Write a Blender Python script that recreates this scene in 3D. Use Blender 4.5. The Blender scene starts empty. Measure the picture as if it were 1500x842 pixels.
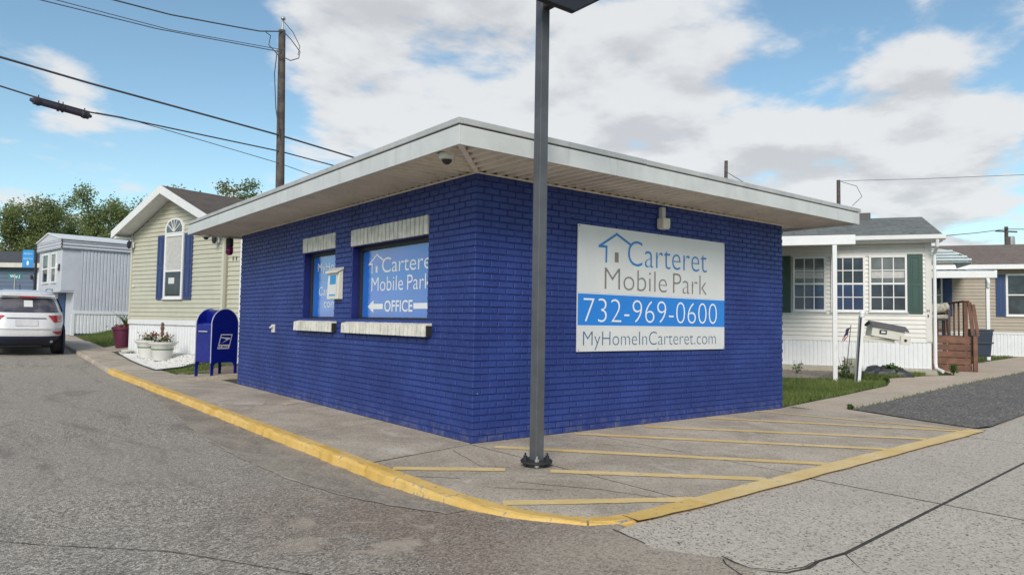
import bpy, bmesh, math, random
import numpy as np
from mathutils import Vector, Matrix
R = math.radians
S = bpy.context.scene
COL = S.collection

# ---------------------------------------------------------------- camera
cam = bpy.data.cameras.new('camera')
cam.sensor_fit = 'HORIZONTAL'; cam.sensor_width = 36.0
cam.lens = 1034.93 / 1500 * 36
cam.clip_start = 0.05; cam.clip_end = 3000
cam_o = bpy.data.objects.new('camera', cam); COL.objects.link(cam_o)
yaw, pitch, roll = R(51.8614), R(2.7406), R(0.9228)
fw = Vector((math.cos(yaw)*math.cos(pitch), math.sin(yaw)*math.cos(pitch), math.sin(pitch)))
rt = Vector((math.sin(yaw), -math.cos(yaw), 0)); up = rt.cross(fw)
r2 = rt*math.cos(roll) + up*math.sin(roll); u2 = -rt*math.sin(roll) + up*math.cos(roll)
mw = Matrix((r2, u2, -fw)).transposed().to_4x4(); mw.translation = (-4.0461, -5.7548, 1.2110)
cam_o.matrix_world = mw
S.camera = cam_o

# ---------------------------------------------------------------- light, sky, exposure
SUN_AZ, SUN_EL = R(224), R(33)
sd = Vector((math.cos(SUN_AZ)*math.cos(SUN_EL), math.sin(SUN_AZ)*math.cos(SUN_EL), math.sin(SUN_EL)))
sl = bpy.data.lights.new('sun', 'SUN'); sl.energy = 2.1; sl.angle = R(24); sl.color = (1, .92, .82)
so = bpy.data.objects.new('sun', sl); COL.objects.link(so)
so.rotation_euler = (-sd).to_track_quat('-Z', 'Y').to_euler(); so.location = (0, -6, 30)
S.view_settings.view_transform = 'Standard'; S.view_settings.look = 'None'
S.view_settings.exposure = 0.50; S.view_settings.gamma = 1.0
world = bpy.data.worlds.new('World'); S.world = world; world.use_nodes = True

class NT:
    """small helper that wires shader nodes"""
    def __init__(s, tree): s.t = tree; s.n = tree.nodes; s.l = tree.links
    def new(s, typ, **k):
        n = s.n.new(typ)
        for a, v in k.items(): setattr(n, a, v)
        return n
    def put(s, sock, v):
        if isinstance(v, bpy.types.NodeSocket): s.l.new(v, sock)
        elif v is not None:
            if isinstance(v, (tuple, list)) and len(v) == 3 and sock.type == 'RGBA': v = (*v, 1)
            sock.default_value = v
    def math(s, op, a, b=None, c=None, clamp=False):
        n = s.new('ShaderNodeMath', operation=op, use_clamp=clamp)
        s.put(n.inputs[0], a); s.put(n.inputs[1], b); s.put(n.inputs[2], c); return n.outputs[0]
    def vmath(s, op, a, b=None, scale=None):
        n = s.new('ShaderNodeVectorMath', operation=op)
        s.put(n.inputs[0], a); s.put(n.inputs[1], b)
        if scale is not None: s.put(n.inputs['Scale'], scale)
        return n.outputs['Value'] if op in ('DOT_PRODUCT', 'LENGTH') else n.outputs[0]
    def mix(s, f, a, b, blend='MIX'):
        n = s.new('ShaderNodeMix', data_type='RGBA', blend_type=blend)
        s.put(n.inputs[0], f); s.put(n.inputs[6], a); s.put(n.inputs[7], b); return n.outputs[2]
    def noise(s, vec, scale, detail=4, rough=.55, out='Fac', dist=0):
        n = s.new('ShaderNodeTexNoise'); s.put(n.inputs['Vector'], vec)
        n.inputs['Scale'].default_value = scale; n.inputs['Detail'].default_value = detail
        n.inputs['Roughness'].default_value = rough; n.inputs['Distortion'].default_value = dist
        return n.outputs[out]
    def voro(s, vec, scale, out='Color', feature='F1'):
        n = s.new('ShaderNodeTexVoronoi', feature=feature); s.put(n.inputs['Vector'], vec)
        n.inputs['Scale'].default_value = scale; return n.outputs[out]
    def ramp(s, f, *stops):
        n = s.new('ShaderNodeValToRGB'); s.put(n.inputs[0], f); e = n.color_ramp.elements
        while len(e) < len(stops): e.new(.5)
        for el, (p, c) in zip(e, stops):
            el.position = p; el.color = (c, c, c, 1) if isinstance(c, (int, float)) else (*c, 1)
        return n.outputs[0]
    def step(s, f, a, b):
        n = s.new('ShaderNodeMapRange', interpolation_type='SMOOTHSTEP'); s.put(n.inputs[0], f)
        n.inputs[1].default_value = a; n.inputs[2].default_value = b; return n.outputs[0]
    def bump(s, h, strength=.3, dist=.01):
        n = s.new('ShaderNodeBump'); s.put(n.inputs['Height'], h)
        n.inputs['Strength'].default_value = strength; n.inputs['Distance'].default_value = dist
        return n.outputs[0]

def build_world():
    t = NT(world.node_tree); t.n.clear()
    out = t.new('ShaderNodeOutputWorld'); bg = t.new('ShaderNodeBackground')
    sky = t.new('ShaderNodeTexSky', sky_type='NISHITA')
    sky.sun_disc = False; sky.sun_elevation = SUN_EL; sky.sun_rotation = math.atan2(sd.x, sd.y)
    sky.air_density = 1.0; sky.dust_density = .15; sky.ozone_density = 1.9
    d = t.new('ShaderNodeTexCoord').outputs['Generated']
    d = t.vmath('NORMALIZE', d)
    sep = t.new('ShaderNodeSeparateXYZ'); t.put(sep.inputs[0], d)
    # clouds live on a flat layer: direction divided by height
    h = t.math('ADD', t.math('MAXIMUM', sep.outputs[2], 0.0), .16)
    cv = t.new('ShaderNodeCombineXYZ')
    t.put(cv.inputs[0], t.math('DIVIDE', sep.outputs[0], h)); t.put(cv.inputs[1], t.math('DIVIDE', sep.outputs[1], h))
    uv = cv.outputs[0]
    def cover(dirv):
        sp = t.new('ShaderNodeSeparateXYZ'); t.put(sp.inputs[0], dirv)
        hh = t.math('ADD', t.math('MAXIMUM', sp.outputs[2], 0.0), .16); cc = t.new('ShaderNodeCombineXYZ')
        t.put(cc.inputs[0], t.math('DIVIDE', sp.outputs[0], hh)); t.put(cc.inputs[1], t.math('DIVIDE', sp.outputs[1], hh))
        a = t.noise(cc.outputs[0], 2.3, 10, .55, dist=.12)
        return t.math('MULTIPLY_ADD', t.math('SUBTRACT', a, .5), 1.7, .60)  # base cover raised so added clouds out of view whiten the ambient light
    n1 = cover(d); n2 = cover(t.vmath('NORMALIZE', t.vmath('ADD', d, (.0, .0, .035))))
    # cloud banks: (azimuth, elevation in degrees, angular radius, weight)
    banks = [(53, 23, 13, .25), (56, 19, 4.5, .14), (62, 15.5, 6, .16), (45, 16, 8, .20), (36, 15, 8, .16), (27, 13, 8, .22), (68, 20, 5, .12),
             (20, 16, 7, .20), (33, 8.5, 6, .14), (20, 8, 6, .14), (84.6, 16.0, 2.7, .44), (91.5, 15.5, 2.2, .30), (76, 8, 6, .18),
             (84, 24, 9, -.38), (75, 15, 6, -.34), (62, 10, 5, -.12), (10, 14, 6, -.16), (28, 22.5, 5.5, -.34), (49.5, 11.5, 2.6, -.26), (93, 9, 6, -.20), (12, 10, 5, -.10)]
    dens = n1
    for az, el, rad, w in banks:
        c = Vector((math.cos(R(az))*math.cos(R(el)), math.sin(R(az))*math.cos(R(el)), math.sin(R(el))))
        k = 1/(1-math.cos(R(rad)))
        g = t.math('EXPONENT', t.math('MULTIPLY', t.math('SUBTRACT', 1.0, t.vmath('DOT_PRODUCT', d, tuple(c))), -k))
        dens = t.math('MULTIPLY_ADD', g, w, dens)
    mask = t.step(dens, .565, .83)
    thick = t.step(t.math('ADD', t.math('MULTIPLY', t.math('SUBTRACT', n2, n1), 1.6), t.math('MULTIPLY', dens, .55)), .34, .86)
    BG = .12
    cloud = t.mix(thick, tuple(v/BG for v in (.58, .585, .59)), tuple(v/BG for v in (.43, .435, .45)))
    skyc = t.mix(1.0, sky.outputs[0], (.86, .94, .86), 'MULTIPLY')
    # whitish haze low on the horizon
    hz = t.step(sep.outputs[2], .30, .0)
    skyc = t.mix(t.math('MULTIPLY', hz, .20), skyc, tuple(v/BG for v in (.40, .55, .64)))
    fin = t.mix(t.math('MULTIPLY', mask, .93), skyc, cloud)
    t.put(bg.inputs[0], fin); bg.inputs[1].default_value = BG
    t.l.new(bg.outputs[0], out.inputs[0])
build_world()

# ---------------------------------------------------------------- materials
MATS = {}
def base_mat(name):
    m = bpy.data.materials.new(name); m.use_nodes = True; t = NT(m.node_tree)
    b = t.n['Principled BSDF']; pos = t.new('ShaderNodeNewGeometry').outputs['Position']
    MATS[name] = m
    return m, t, b, pos
def M(name, col, rough=.6, metal=0, var=.12, vs=3.0, bump=0, bs=60, spec=.5, dirt=0, coat=0, rnd=0):
    if name in MATS: return MATS[name]
    m, t, b, pos = base_mat(name)
    n = t.noise(pos, vs, 5, .6)
    lo = tuple(c*(1-var) for c in col); hi = tuple(min(1, c*(1+var)) for c in col)
    c = t.mix(t.step(n, .3, .7), lo, hi)
    if rnd:
        oi = t.new('ShaderNodeObjectInfo').outputs['Random']
        c = t.mix(t.math('MULTIPLY', oi, rnd), c, tuple(x*.55 for x in col))
    if dirt:
        dn = t.step(t.noise(t.vmath('MULTIPLY', pos, (3, 3, .6)), 2.2, 6, .65), .5, .78)
        c = t.mix(t.math('MULTIPLY', dn, dirt), c, (.16, .135, .10))
    t.put(b.inputs['Base Color'], c)
    t.put(b.inputs['Roughness'], t.math('ADD', t.math('MULTIPLY', t.noise(pos, vs*4, 3), .16), rough-.08))
    b.inputs['Metallic'].default_value = metal; b.inputs['Specular IOR Level'].default_value = spec
    if coat: b.inputs['Coat Weight'].default_value = coat; b.inputs['Coat Roughness'].default_value = .06
    if bump: t.put(b.inputs['Normal'], t.bump(t.noise(pos, bs, 4, .65), bump, .01))
    return m

def mat_brick():
    m, t, b, pos = base_mat('blue_painted_brick')
    n = t.noise(pos, 1.4, 8, .68); f = t.noise(pos, 38, 5, .7)
    c = t.mix(t.step(n, .35, .7), (.010, .028, .165), (.022, .051, .245))
    oi = t.new('ShaderNodeObjectInfo').outputs['Random']
    c = t.mix(t.math('MULTIPLY', t.step(f, .52, .80), .40), c, (.062, .09, .30))
    c = t.mix(t.math('MULTIPLY', t.step(t.noise(t.vmath('MULTIPLY', pos, (1, 1, 3)), 7.5, 4, .65), .5, .72), .28), c, (.042, .068, .26))
    sz = t.new('ShaderNodeSeparateXYZ'); t.put(sz.inputs[0], pos)
    spl = t.math('MULTIPLY', t.step(sz.outputs[2], .22, .0), t.step(t.noise(pos, 9, 5, .65), .42, .7))
    c = t.mix(t.math('MULTIPLY', spl, .45), c, (.19, .18, .20))
    chips = t.step(t.noise(pos, 26, 2, .5), .765, .785)
    c = t.mix(chips, c, (.42, .43, .50))
    t.put(b.inputs['Base Color'], c)
    t.put(b.inputs['Roughness'], t.math('ADD', t.math('MULTIPLY', f, .3), .36))
    t.put(b.inputs['Normal'], t.bump(t.math('ADD', f, t.math('MULTIPLY', t.noise(pos, 160, 3), .5)), .55, .006))
def mat_asphalt():
    m, t, b, pos = base_mat('asphalt')
    sp = t.new('ShaderNodeSeparateColor'); t.put(sp.inputs[0], t.voro(pos, 92, 'Color'))
    sp2 = t.new('ShaderNodeSeparateColor'); t.put(sp2.inputs[0], t.voro(pos, 210, 'Color'))
    v = t.math('ADD', t.math('MULTIPLY', sp.outputs[0], .65), t.math('MULTIPLY', sp2.outputs[0], .35))
    c = t.ramp(v, (.0, (.052, .045, .037)), (.36, (.242, .212, .176)), (.64, (.415, .365, .305)), (1, (.90, .82, .71)))
    st = t.step(t.noise(pos, .5, 6, .62, dist=.6), .40, .62)
    c = t.mix(t.math('MULTIPLY', st, .40), c, (.36, .318, .268))
    # tyre-darkened streaks that run with the bend of the street
    dk = t.step(t.noise(t.vmath('MULTIPLY', pos, (1.7, .45, 1)), 1.0, 8, .68, dist=1.1), .50, .68)
    c = t.mix(t.math('MULTIPLY', dk, .5), c, (.145, .128, .108))
    sx = t.new('ShaderNodeSeparateXYZ'); t.put(sx.inputs[0], pos)
    near = t.math('MULTIPLY', t.step(sx.outputs[0], -3.3, -1.9), t.step(sx.outputs[1], 1.0, -2.0))
    grit = t.ramp(v, (0, (.09, .07, .055)), (.5, (.27, .212, .165)), (1, (.50, .41, .33)))
    c = t.mix(t.math('MULTIPLY', near, t.step(t.noise(pos, 1.5, 6, .65), .28, .52)), c, grit)
    sand = t.math('MULTIPLY', near, t.step(t.noise(t.vmath('ADD', pos, (5, 2, 0)), 2.2, 7, .7, dist=.6), .54, .66))
    c = t.mix(t.math('MULTIPLY', sand, .75), c, (.50, .415, .325))
    tan = t.math('MULTIPLY', t.step(sx.outputs[0], -2.3, -1.2), t.step(sx.outputs[1], -2.3, -3.1))
    tanc = t.ramp(v, (0, (.13, .105, .082)), (.3, (.36, .30, .235)), (1, (.52, .445, .355)))
    c = t.mix(t.math('MULTIPLY', tan, t.step(t.noise(pos, 2.0, 6, .65), .22, .48)), c, tanc)
    t.put(b.inputs['Base Color'], c); b.inputs['Roughness'].default_value = .9
    b.inputs['Specular IOR Level'].default_value = .2
    t.put(b.inputs['Normal'], t.bump(t.math('ADD', t.voro(pos, 92, 'Distance'), t.math('MULTIPLY', t.noise(pos, 120, 2), .5)), .5, .010))
def mat_patch():
    m, t, b, pos = base_mat('tar_patch')
    f = t.noise(pos, 60, 4, .7); n = t.noise(t.vmath('MULTIPLY', pos, (1.5, .7, 1)), 1.6, 7, .66, dist=.7)
    c = t.mix(t.step(n, .34, .66), (.19, .160, .126), (.33, .278, .218))
    c = t.mix(t.math('MULTIPLY', t.step(t.noise(t.vmath('ADD', pos, (4, 4, 0)), 2.6, 6, .65, dist=.8), .52, .70), .6), c, (.36, .305, .245))
    sp = t.new('ShaderNodeSeparateColor'); t.put(sp.inputs[0], t.voro(pos, 75, 'Color'))
    c = t.mix(t.math('MULTIPLY', t.step(sp.outputs[0], .55, .95), .7), c, (.46, .40, .32))
    t.put(b.inputs['Base Color'], c); b.inputs['Roughness'].default_value = .85
    t.put(b.inputs['Normal'], t.bump(f, .5, .008))
def mat_dark_asphalt():
    m, t, b, pos = base_mat('dark_asphalt')
    sp = t.new('ShaderNodeSeparateColor'); t.put(sp.inputs[0], t.voro(pos, 42, 'Color'))
    c = t.ramp(sp.outputs[0], (0, (.055, .05, .044)), (.6, (.175, .157, .138)), (.93, (.26, .235, .205)), (1, (.48, .44, .39)))
    c = t.mix(t.math('MULTIPLY', t.step(t.noise(pos, .9, 5), .45, .7), .5), c, (.115, .11, .105))
    t.put(b.inputs['Base Color'], c); b.inputs['Roughness'].default_value = .9
    t.put(b.inputs['Normal'], t.bump(t.voro(pos, 42, 'Distance'), .8, .012))
def mat_aggregate():
    m, t, b, pos = base_mat('aggregate_concrete')
    sp = t.new('ShaderNodeSeparateColor'); t.put(sp.inputs[0], t.voro(pos, 88, 'Color'))
    sp2 = t.new('ShaderNodeSeparateColor'); t.put(sp2.inputs[0], t.voro(pos, 95, 'Color'))
    v = t.math('ADD', t.math('MULTIPLY', sp.outputs[1], .7), t.math('MULTIPLY', sp2.outputs[1], .3))
    c = t.ramp(v, (0, (.065, .056, .047)), (.17, (.16, .138, .112)), (.27, (.47, .41, .335)), (.75, (.585, .515, .425)), (1, (.70, .63, .53)))
    big = t.step(t.noise(pos, .8, 6, .62), .36, .7)
    c = t.mix(t.math('MULTIPLY', big, .26), c, (.36, .31, .25))
    t.put(b.inputs['Base Color'], c); b.inputs['Roughness'].default_value = .85
    t.put(b.inputs['Normal'], t.bump(t.voro(pos, 88, 'Distance'), .3, .006))
def mat_concrete(name, a, bcol, stain=.5):
    m, t, b, pos = base_mat(name)
    n = t.noise(pos, 1.1, 8, .66, dist=.5); f = t.noise(pos, 75, 4, .7)
    c = t.mix(t.step(n, .32, .68), a, bcol)
    sp = t.new('ShaderNodeSeparateColor'); t.put(sp.inputs[0], t.voro(pos, 95, 'Color'))
    c = t.mix(t.math('MULTIPLY', t.step(sp.outputs[0], .68, .9), .55), c, tuple(x*.35 for x in a))
    c = t.mix(t.math('MULTIPLY', t.step(sp.outputs[1], .80, .95), .35), c, tuple(min(.8, x*1.5) for x in bcol))
    c = t.mix(t.math('MULTIPLY', t.step(f, .5, .8), .5), c, tuple(x*.55 for x in bcol))
    pale = t.step(t.noise(t.vmath('ADD', pos, (3, 9, 1)), 1.3, 8, .72, dist=1.4), .56, .66)
    c = t.mix(t.math('MULTIPLY', pale, stain), c, (.66, .60, .52))
    oi = t.new('ShaderNodeObjectInfo').outputs['Random']
    c = t.mix(t.math('MULTIPLY', oi, .16), c, tuple(x*.7 for x in a))
    t.put(b.inputs['Base Color'], c); b.inputs['Roughness'].default_value = .86
    t.put(b.inputs['Normal'], t.bump(t.math('ADD', f, n), .35, .008))
def mat_yellow(name, wear, under, a=(.66, .40, .085), b2=(.78, .52, .17)):
    m, t, b, pos = base_mat(name)
    n = t.noise(pos, 14, 7, .72)
    f = t.noise(pos, 2.0, 4, .6)
    c = t.mix(t.step(f, .3, .7), a, b2)
    w = t.step(t.math('ADD', n, t.math('MULTIPLY', t.math('SUBTRACT', f, .5), .5)), wear, wear+.10)
    c = t.mix(w, c, under)
    c = t.mix(t.math('MULTIPLY', t.step(t.noise(pos, 60, 4, .7), .52, .75), .4), c, (.30, .20, .07))
    t.put(b.inputs['Base Color'], c); b.inputs['Roughness'].default_value = .65
    t.put(b.inputs['Normal'], t.bump(t.math('ADD', n, t.noise(pos, 70, 3)), .5, .012))
def mat_shingle(name, a, bcol):
    m, t, b, pos = base_mat(name)
    tc = t.new('ShaderNodeTexCoord').outputs['Object']
    br = t.new('ShaderNodeTexBrick'); mp = t.new('ShaderNodeMapping'); t.put(mp.inputs[0], tc)
    sx = t.new('ShaderNodeSeparateXYZ'); t.put(sx.inputs[0], tc); cx = t.new('ShaderNodeCombineXYZ')
    t.put(cx.inputs[0], sx.outputs[1 if name.startswith('brown') else 0]); t.put(cx.inputs[1], t.math('MULTIPLY', sx.outputs[2], 2.6))
    t.put(br.inputs['Vector'], cx.outputs[0])
    t.put(br.inputs['Color1'], a); t.put(br.inputs['Color2'], bcol); t.put(br.inputs['Mortar'], tuple(x*.4 for x in a))
    br.inputs['Scale'].default_value = 1.0; br.inputs['Brick Width'].default_value = .3; br.inputs['Row Height'].default_value = .14
    br.inputs['Mortar Size'].default_value = .006
    c = t.mix(t.step(t.noise(pos, 6, 5, .7), .35, .7), br.outputs[0], bcol)
    c = t.mix(t.math('MULTIPLY', t.noise(pos, 60, 3), .5), c, tuple(x*.5 for x in a))
    t.put(b.inputs['Base Color'], c); b.inputs['Roughness'].default_value = .95
    t.put(b.inputs['Normal'], t.bump(t.noise(pos, 50, 4), .5, .01))
def mat_leaf(name, a, bcol, c3, trans=.25):
    m, t, b, pos = base_mat(name)
    n = t.noise(pos, .9, 3, .6); n2 = t.noise(pos, 9, 3, .6)
    c = t.mix(t.step(n, .35, .65), a, bcol); c = t.mix(t.step(n2, .5, .75), c, c3)
    t.put(b.inputs['Base Color'], c); b.inputs['Roughness'].default_value = .6
    b.inputs['Specular IOR Level'].default_value = .25
    tr = t.new('ShaderNodeBsdfTranslucent'); t.put(tr.inputs[0], c)
    mx = t.new('ShaderNodeMixShader'); mx.inputs[0].default_value = trans
    t.l.new(b.outputs[0], mx.inputs[1]); t.l.new(tr.outputs[0], mx.inputs[2])
    t.l.new(mx.outputs[0], t.n['Material Output'].inputs[0])
def mat_ground():
    m, t, b, pos = base_mat('soil_and_turf')
    n = t.noise(pos, .7, 7, .65); f = t.noise(pos, 30, 4, .7)
    c = t.mix(t.step(n, .4, .62), (.055, .085, .022), (.085, .10, .035))
    c = t.mix(t.math('MULTIPLY', t.step(f, .4, .7), .6), c, (.035, .055, .016))
    t.put(b.inputs['Base Color'], c); b.inputs['Roughness'].default_value = .95
    t.put(b.inputs['Normal'], t.bump(f, .8, .03))
def mat_glass(name, col, col2, rough=.06):
    m, t, b, pos = base_mat(name)
    c = t.mix(t.step(t.noise(pos, 2.2, 3), .4, .65), col, col2)
    t.put(b.inputs['Base Color'], c); b.inputs['Roughness'].default_value = rough
    b.inputs['Specular IOR Level'].default_value = .45
def mat_clear():
    m, t, b, pos = base_mat('clear_glass')
    tr = t.new('ShaderNodeBsdfTransparent'); gl = t.new('ShaderNodeBsdfGlossy'); gl.inputs['Roughness'].default_value = .02
    fr = t.new('ShaderNodeFresnel'); bf = t.new('ShaderNodeNewGeometry').outputs['Backfacing']; t.put(fr.inputs[0], t.math('MULTIPLY_ADD', bf, -.8333, 1.5)); mx = t.new('ShaderNodeMixShader')
    t.put(mx.inputs[0], fr.outputs[0]); t.l.new(tr.outputs[0], mx.inputs[1]); t.l.new(gl.outputs[0], mx.inputs[2]); t.l.new(mx.outputs[0], t.n['Material Output'].inputs[0])
mat_clear(); mat_brick(); mat_asphalt(); mat_patch(); mat_dark_asphalt(); mat_aggregate(); mat_ground()
mat_concrete('concrete', (.36, .298, .228), (.57, .48, .378), .6)
mat_concrete('pale_concrete', (.52, .415, .315), (.62, .505, .395), .2)
mat_yellow('yellow_kerb_paint', .60, (.33, .29, .22)); mat_yellow('worn_yellow_line', .60, (.44, .38, .30), (.74, .51, .19), (.82, .62, .31))
mat_shingle('brown_shingles', (.10, .078, .066), (.15, .12, .10)); mat_shingle('grey_shingles', (.12, .13, .122), (.225, .235, .22))
mat_shingle('tan_shingles', (.17, .13, .11), (.23, .185, .155)); mat_shingle('slate_shingles', (.06, .06, .07), (.10, .10, .11))
mat_leaf('tree_leaf', (.21, .255, .10), (.28, .33, .125), (.36, .39, .19), .5)
mat_leaf('tree_leaf_dark', (.17, .21, .085), (.23, .28, .105), (.30, .335, .155), .5)
mat_leaf('grass_blade', (.115, .17, .042), (.165, .215, .058), (.27, .275, .12))
mat_leaf('weed_leaf', (.05, .10, .025), (.075, .13, .035), (.11, .16, .06))
mat_leaf('red_leaf', (.20, .05, .045), (.30, .09, .06), (.34, .16, .09))
mat_leaf('petal', (.75, .60, .50), (.80, .74, .68), (.82, .55, .42), .3)
mat_glass('dark_glass', (.012, .02, .035), (.03, .045, .07)); mat_glass('blue_glass', (.004, .022, .09), (.010, .05, .15), .1)
mat_glass('grey_glass', (.10, .115, .12), (.16, .17, .17)); mat_glass('car_glass', (.05, .05, .07), (.13, .125, .14), .05)
M('blue_reveal', (.010, .016, .13), .4, bump=.2); M('mortar_blue', (.013, .032, .175), .8, bump=.4, bs=90)
M('white_brick', (.70, .675, .60), .7, var=.15, vs=8, bump=.5, bs=70, dirt=.45)
M('dark_mortar', (.022, .02, .018), .95)
M('fascia_white', (.585, .595, .58), .45, var=.06, dirt=.22); M('drip_metal', (.44, .445, .44), .5, var=.12, dirt=.3)
M('soffit', (.80, .74, .65), .6, var=.08, vs=2, dirt=.30); M('roof_membrane', (.08, .08, .08), .9)
M('sign_grey', (.655, .66, .655), .38, var=.025); M('sign_blue', (.014, .205, .66), .35, var=.03)
M('window_sign_blue', (.022, .165, .62), .12, var=.14, vs=.9, coat=.5); M('print_white', (.80, .81, .82), .4, var=.02)
M('print_blue', (.02, .19, .50), .4, var=.03); M('print_grey', (.20, .18, .165), .45, var=.03); M('print_navy', (.05, .13, .25), .4, var=.03)
M('pole_metal', (.115, .118, .128), .5, metal=.35, var=.15, vs=4, bump=.1); M('black_steel', (.035, .035, .038), .55, metal=.3, bump=.3)
M('galvanised', (.42, .42, .42), .45, metal=.6); M('lamp_lens', (.11, .14, .20), .2)
M('mailbox_blue', (.004, .010, .20), .30, var=.08, coat=.4); M('mailbox_grey_edge', (.42, .46, .52), .4)
M('mail_logo', (.55, .55, .57), .4); M('plastic_cream', (.70, .675, .59), .45, var=.05, dirt=.15); M('plastic_black', (.02, .02, .022), .4)
M('lamp_cream', (.66, .62, .53), .35); M('cam_white', (.66, .65, .60), .4)
M('siding_cream', (.50, .485, .385), .55, var=.04, dirt=.10); M('siding_white', (.66, .645, .60), .5, var=.04, dirt=.10)
M('siding_tan', (.36, .31, .245), .55, var=.05, dirt=.06); M('siding_blue', (.095, .135, .20), .5, var=.06)
M('vinyl_white', (.74, .75, .76), .45, var=.03, dirt=.08); M('trim_white', (.76, .76, .75), .45, var=.03, dirt=.06)
M('trim_cream', (.55, .535, .44), .5, var=.03); M('trailer_lilac', (.54, .555, .60), .4, var=.04, dirt=.08)
M('shutter_blue', (.034, .058, .165), .5, var=.06); M('shutter_green', (.026, .070, .058), .5, var=.06); M('shutter_navy', (.014, .048, .15), .5, var=.08)
M('curtain', (.50, .49, .47), .8, var=.10, vs=12); M('car_white', (.72, .71, .72), .28, var=.02, coat=.8)
M('car_trim', (.012, .016, .040), .45, var=.1); M('tail_red', (.42, .012, .03), .15, coat=.6); M('tyre', (.018, .018, .022), .8)
M('plate_blank', (.60, .59, .585), .5); M('bumper_reflector', (.50, .03, .09), .3); M('alloy', (.4, .4, .42), .35, metal=.7)
M('bark', (.085, .075, .06), .9, bump=.8, bs=12); M('pole_wood', (.105, .085, .075), .85, var=.35, vs=6, bump=.6, bs=30)
M('cable', (.075, .075, .08), .6); M('splice_case', (.045, .036, .055), .5)
M('terracotta_purple', (.115, .022, .055), .5, var=.1); M('urn_white', (.66, .64, .60), .7, var=.1, bump=.4, bs=40, dirt=.22); M('urn_green', (.16, .24, .15), .6)
M('potting_soil', (.06, .042, .03), .95); M('white_stone', (.74, .72, .69), .7, var=.2, vs=20, rnd=.2); M('dirt', (.215, .155, .12), .95, var=.25, vs=4, bump=.6, bs=25)
M('deck_wood', (.165, .078, .050), .7, var=.30, vs=5, bump=.4, bs=25, rnd=.35); M('cushion', (.36, .34, .28), .9, var=.35, vs=14); M('chair_frame', (.025, .03, .045), .5)
M('bin_blue', (.02, .035, .06), .5); M('banner_blue', (.03, .27, .62), .5); M('sign_green', (.02, .20, .17), .5)
M('awning_metal', (.50, .57, .60), .4, metal=.2, var=.05); M('lantern_purple', (.20, .008, .10), .2); M('flag_red', (.35, .03, .035), .8); M('flag_blue', (.02, .025, .09), .8)
M('grey_roof_box', (.10, .095, .10), .7); M('box_cream', (.60, .58, .51), .6, var=.05, dirt=.15); M('crack_dark', (.06, .05, .04), .95, var=.4, vs=20)
M('tarp', (.035, .036, .042), .5, var=.3, vs=12); M('pebble', (.27, .24, .21), .9, rnd=.5); M('litter', (.60, .47, .26), .8); M('block', (.42, .39, .31), .85, bump=.3)
M('dust', (.40, .345, .285), .95, var=.3, vs=9)
M('skirt_navy', (.015, .03, .09), .6)

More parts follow.
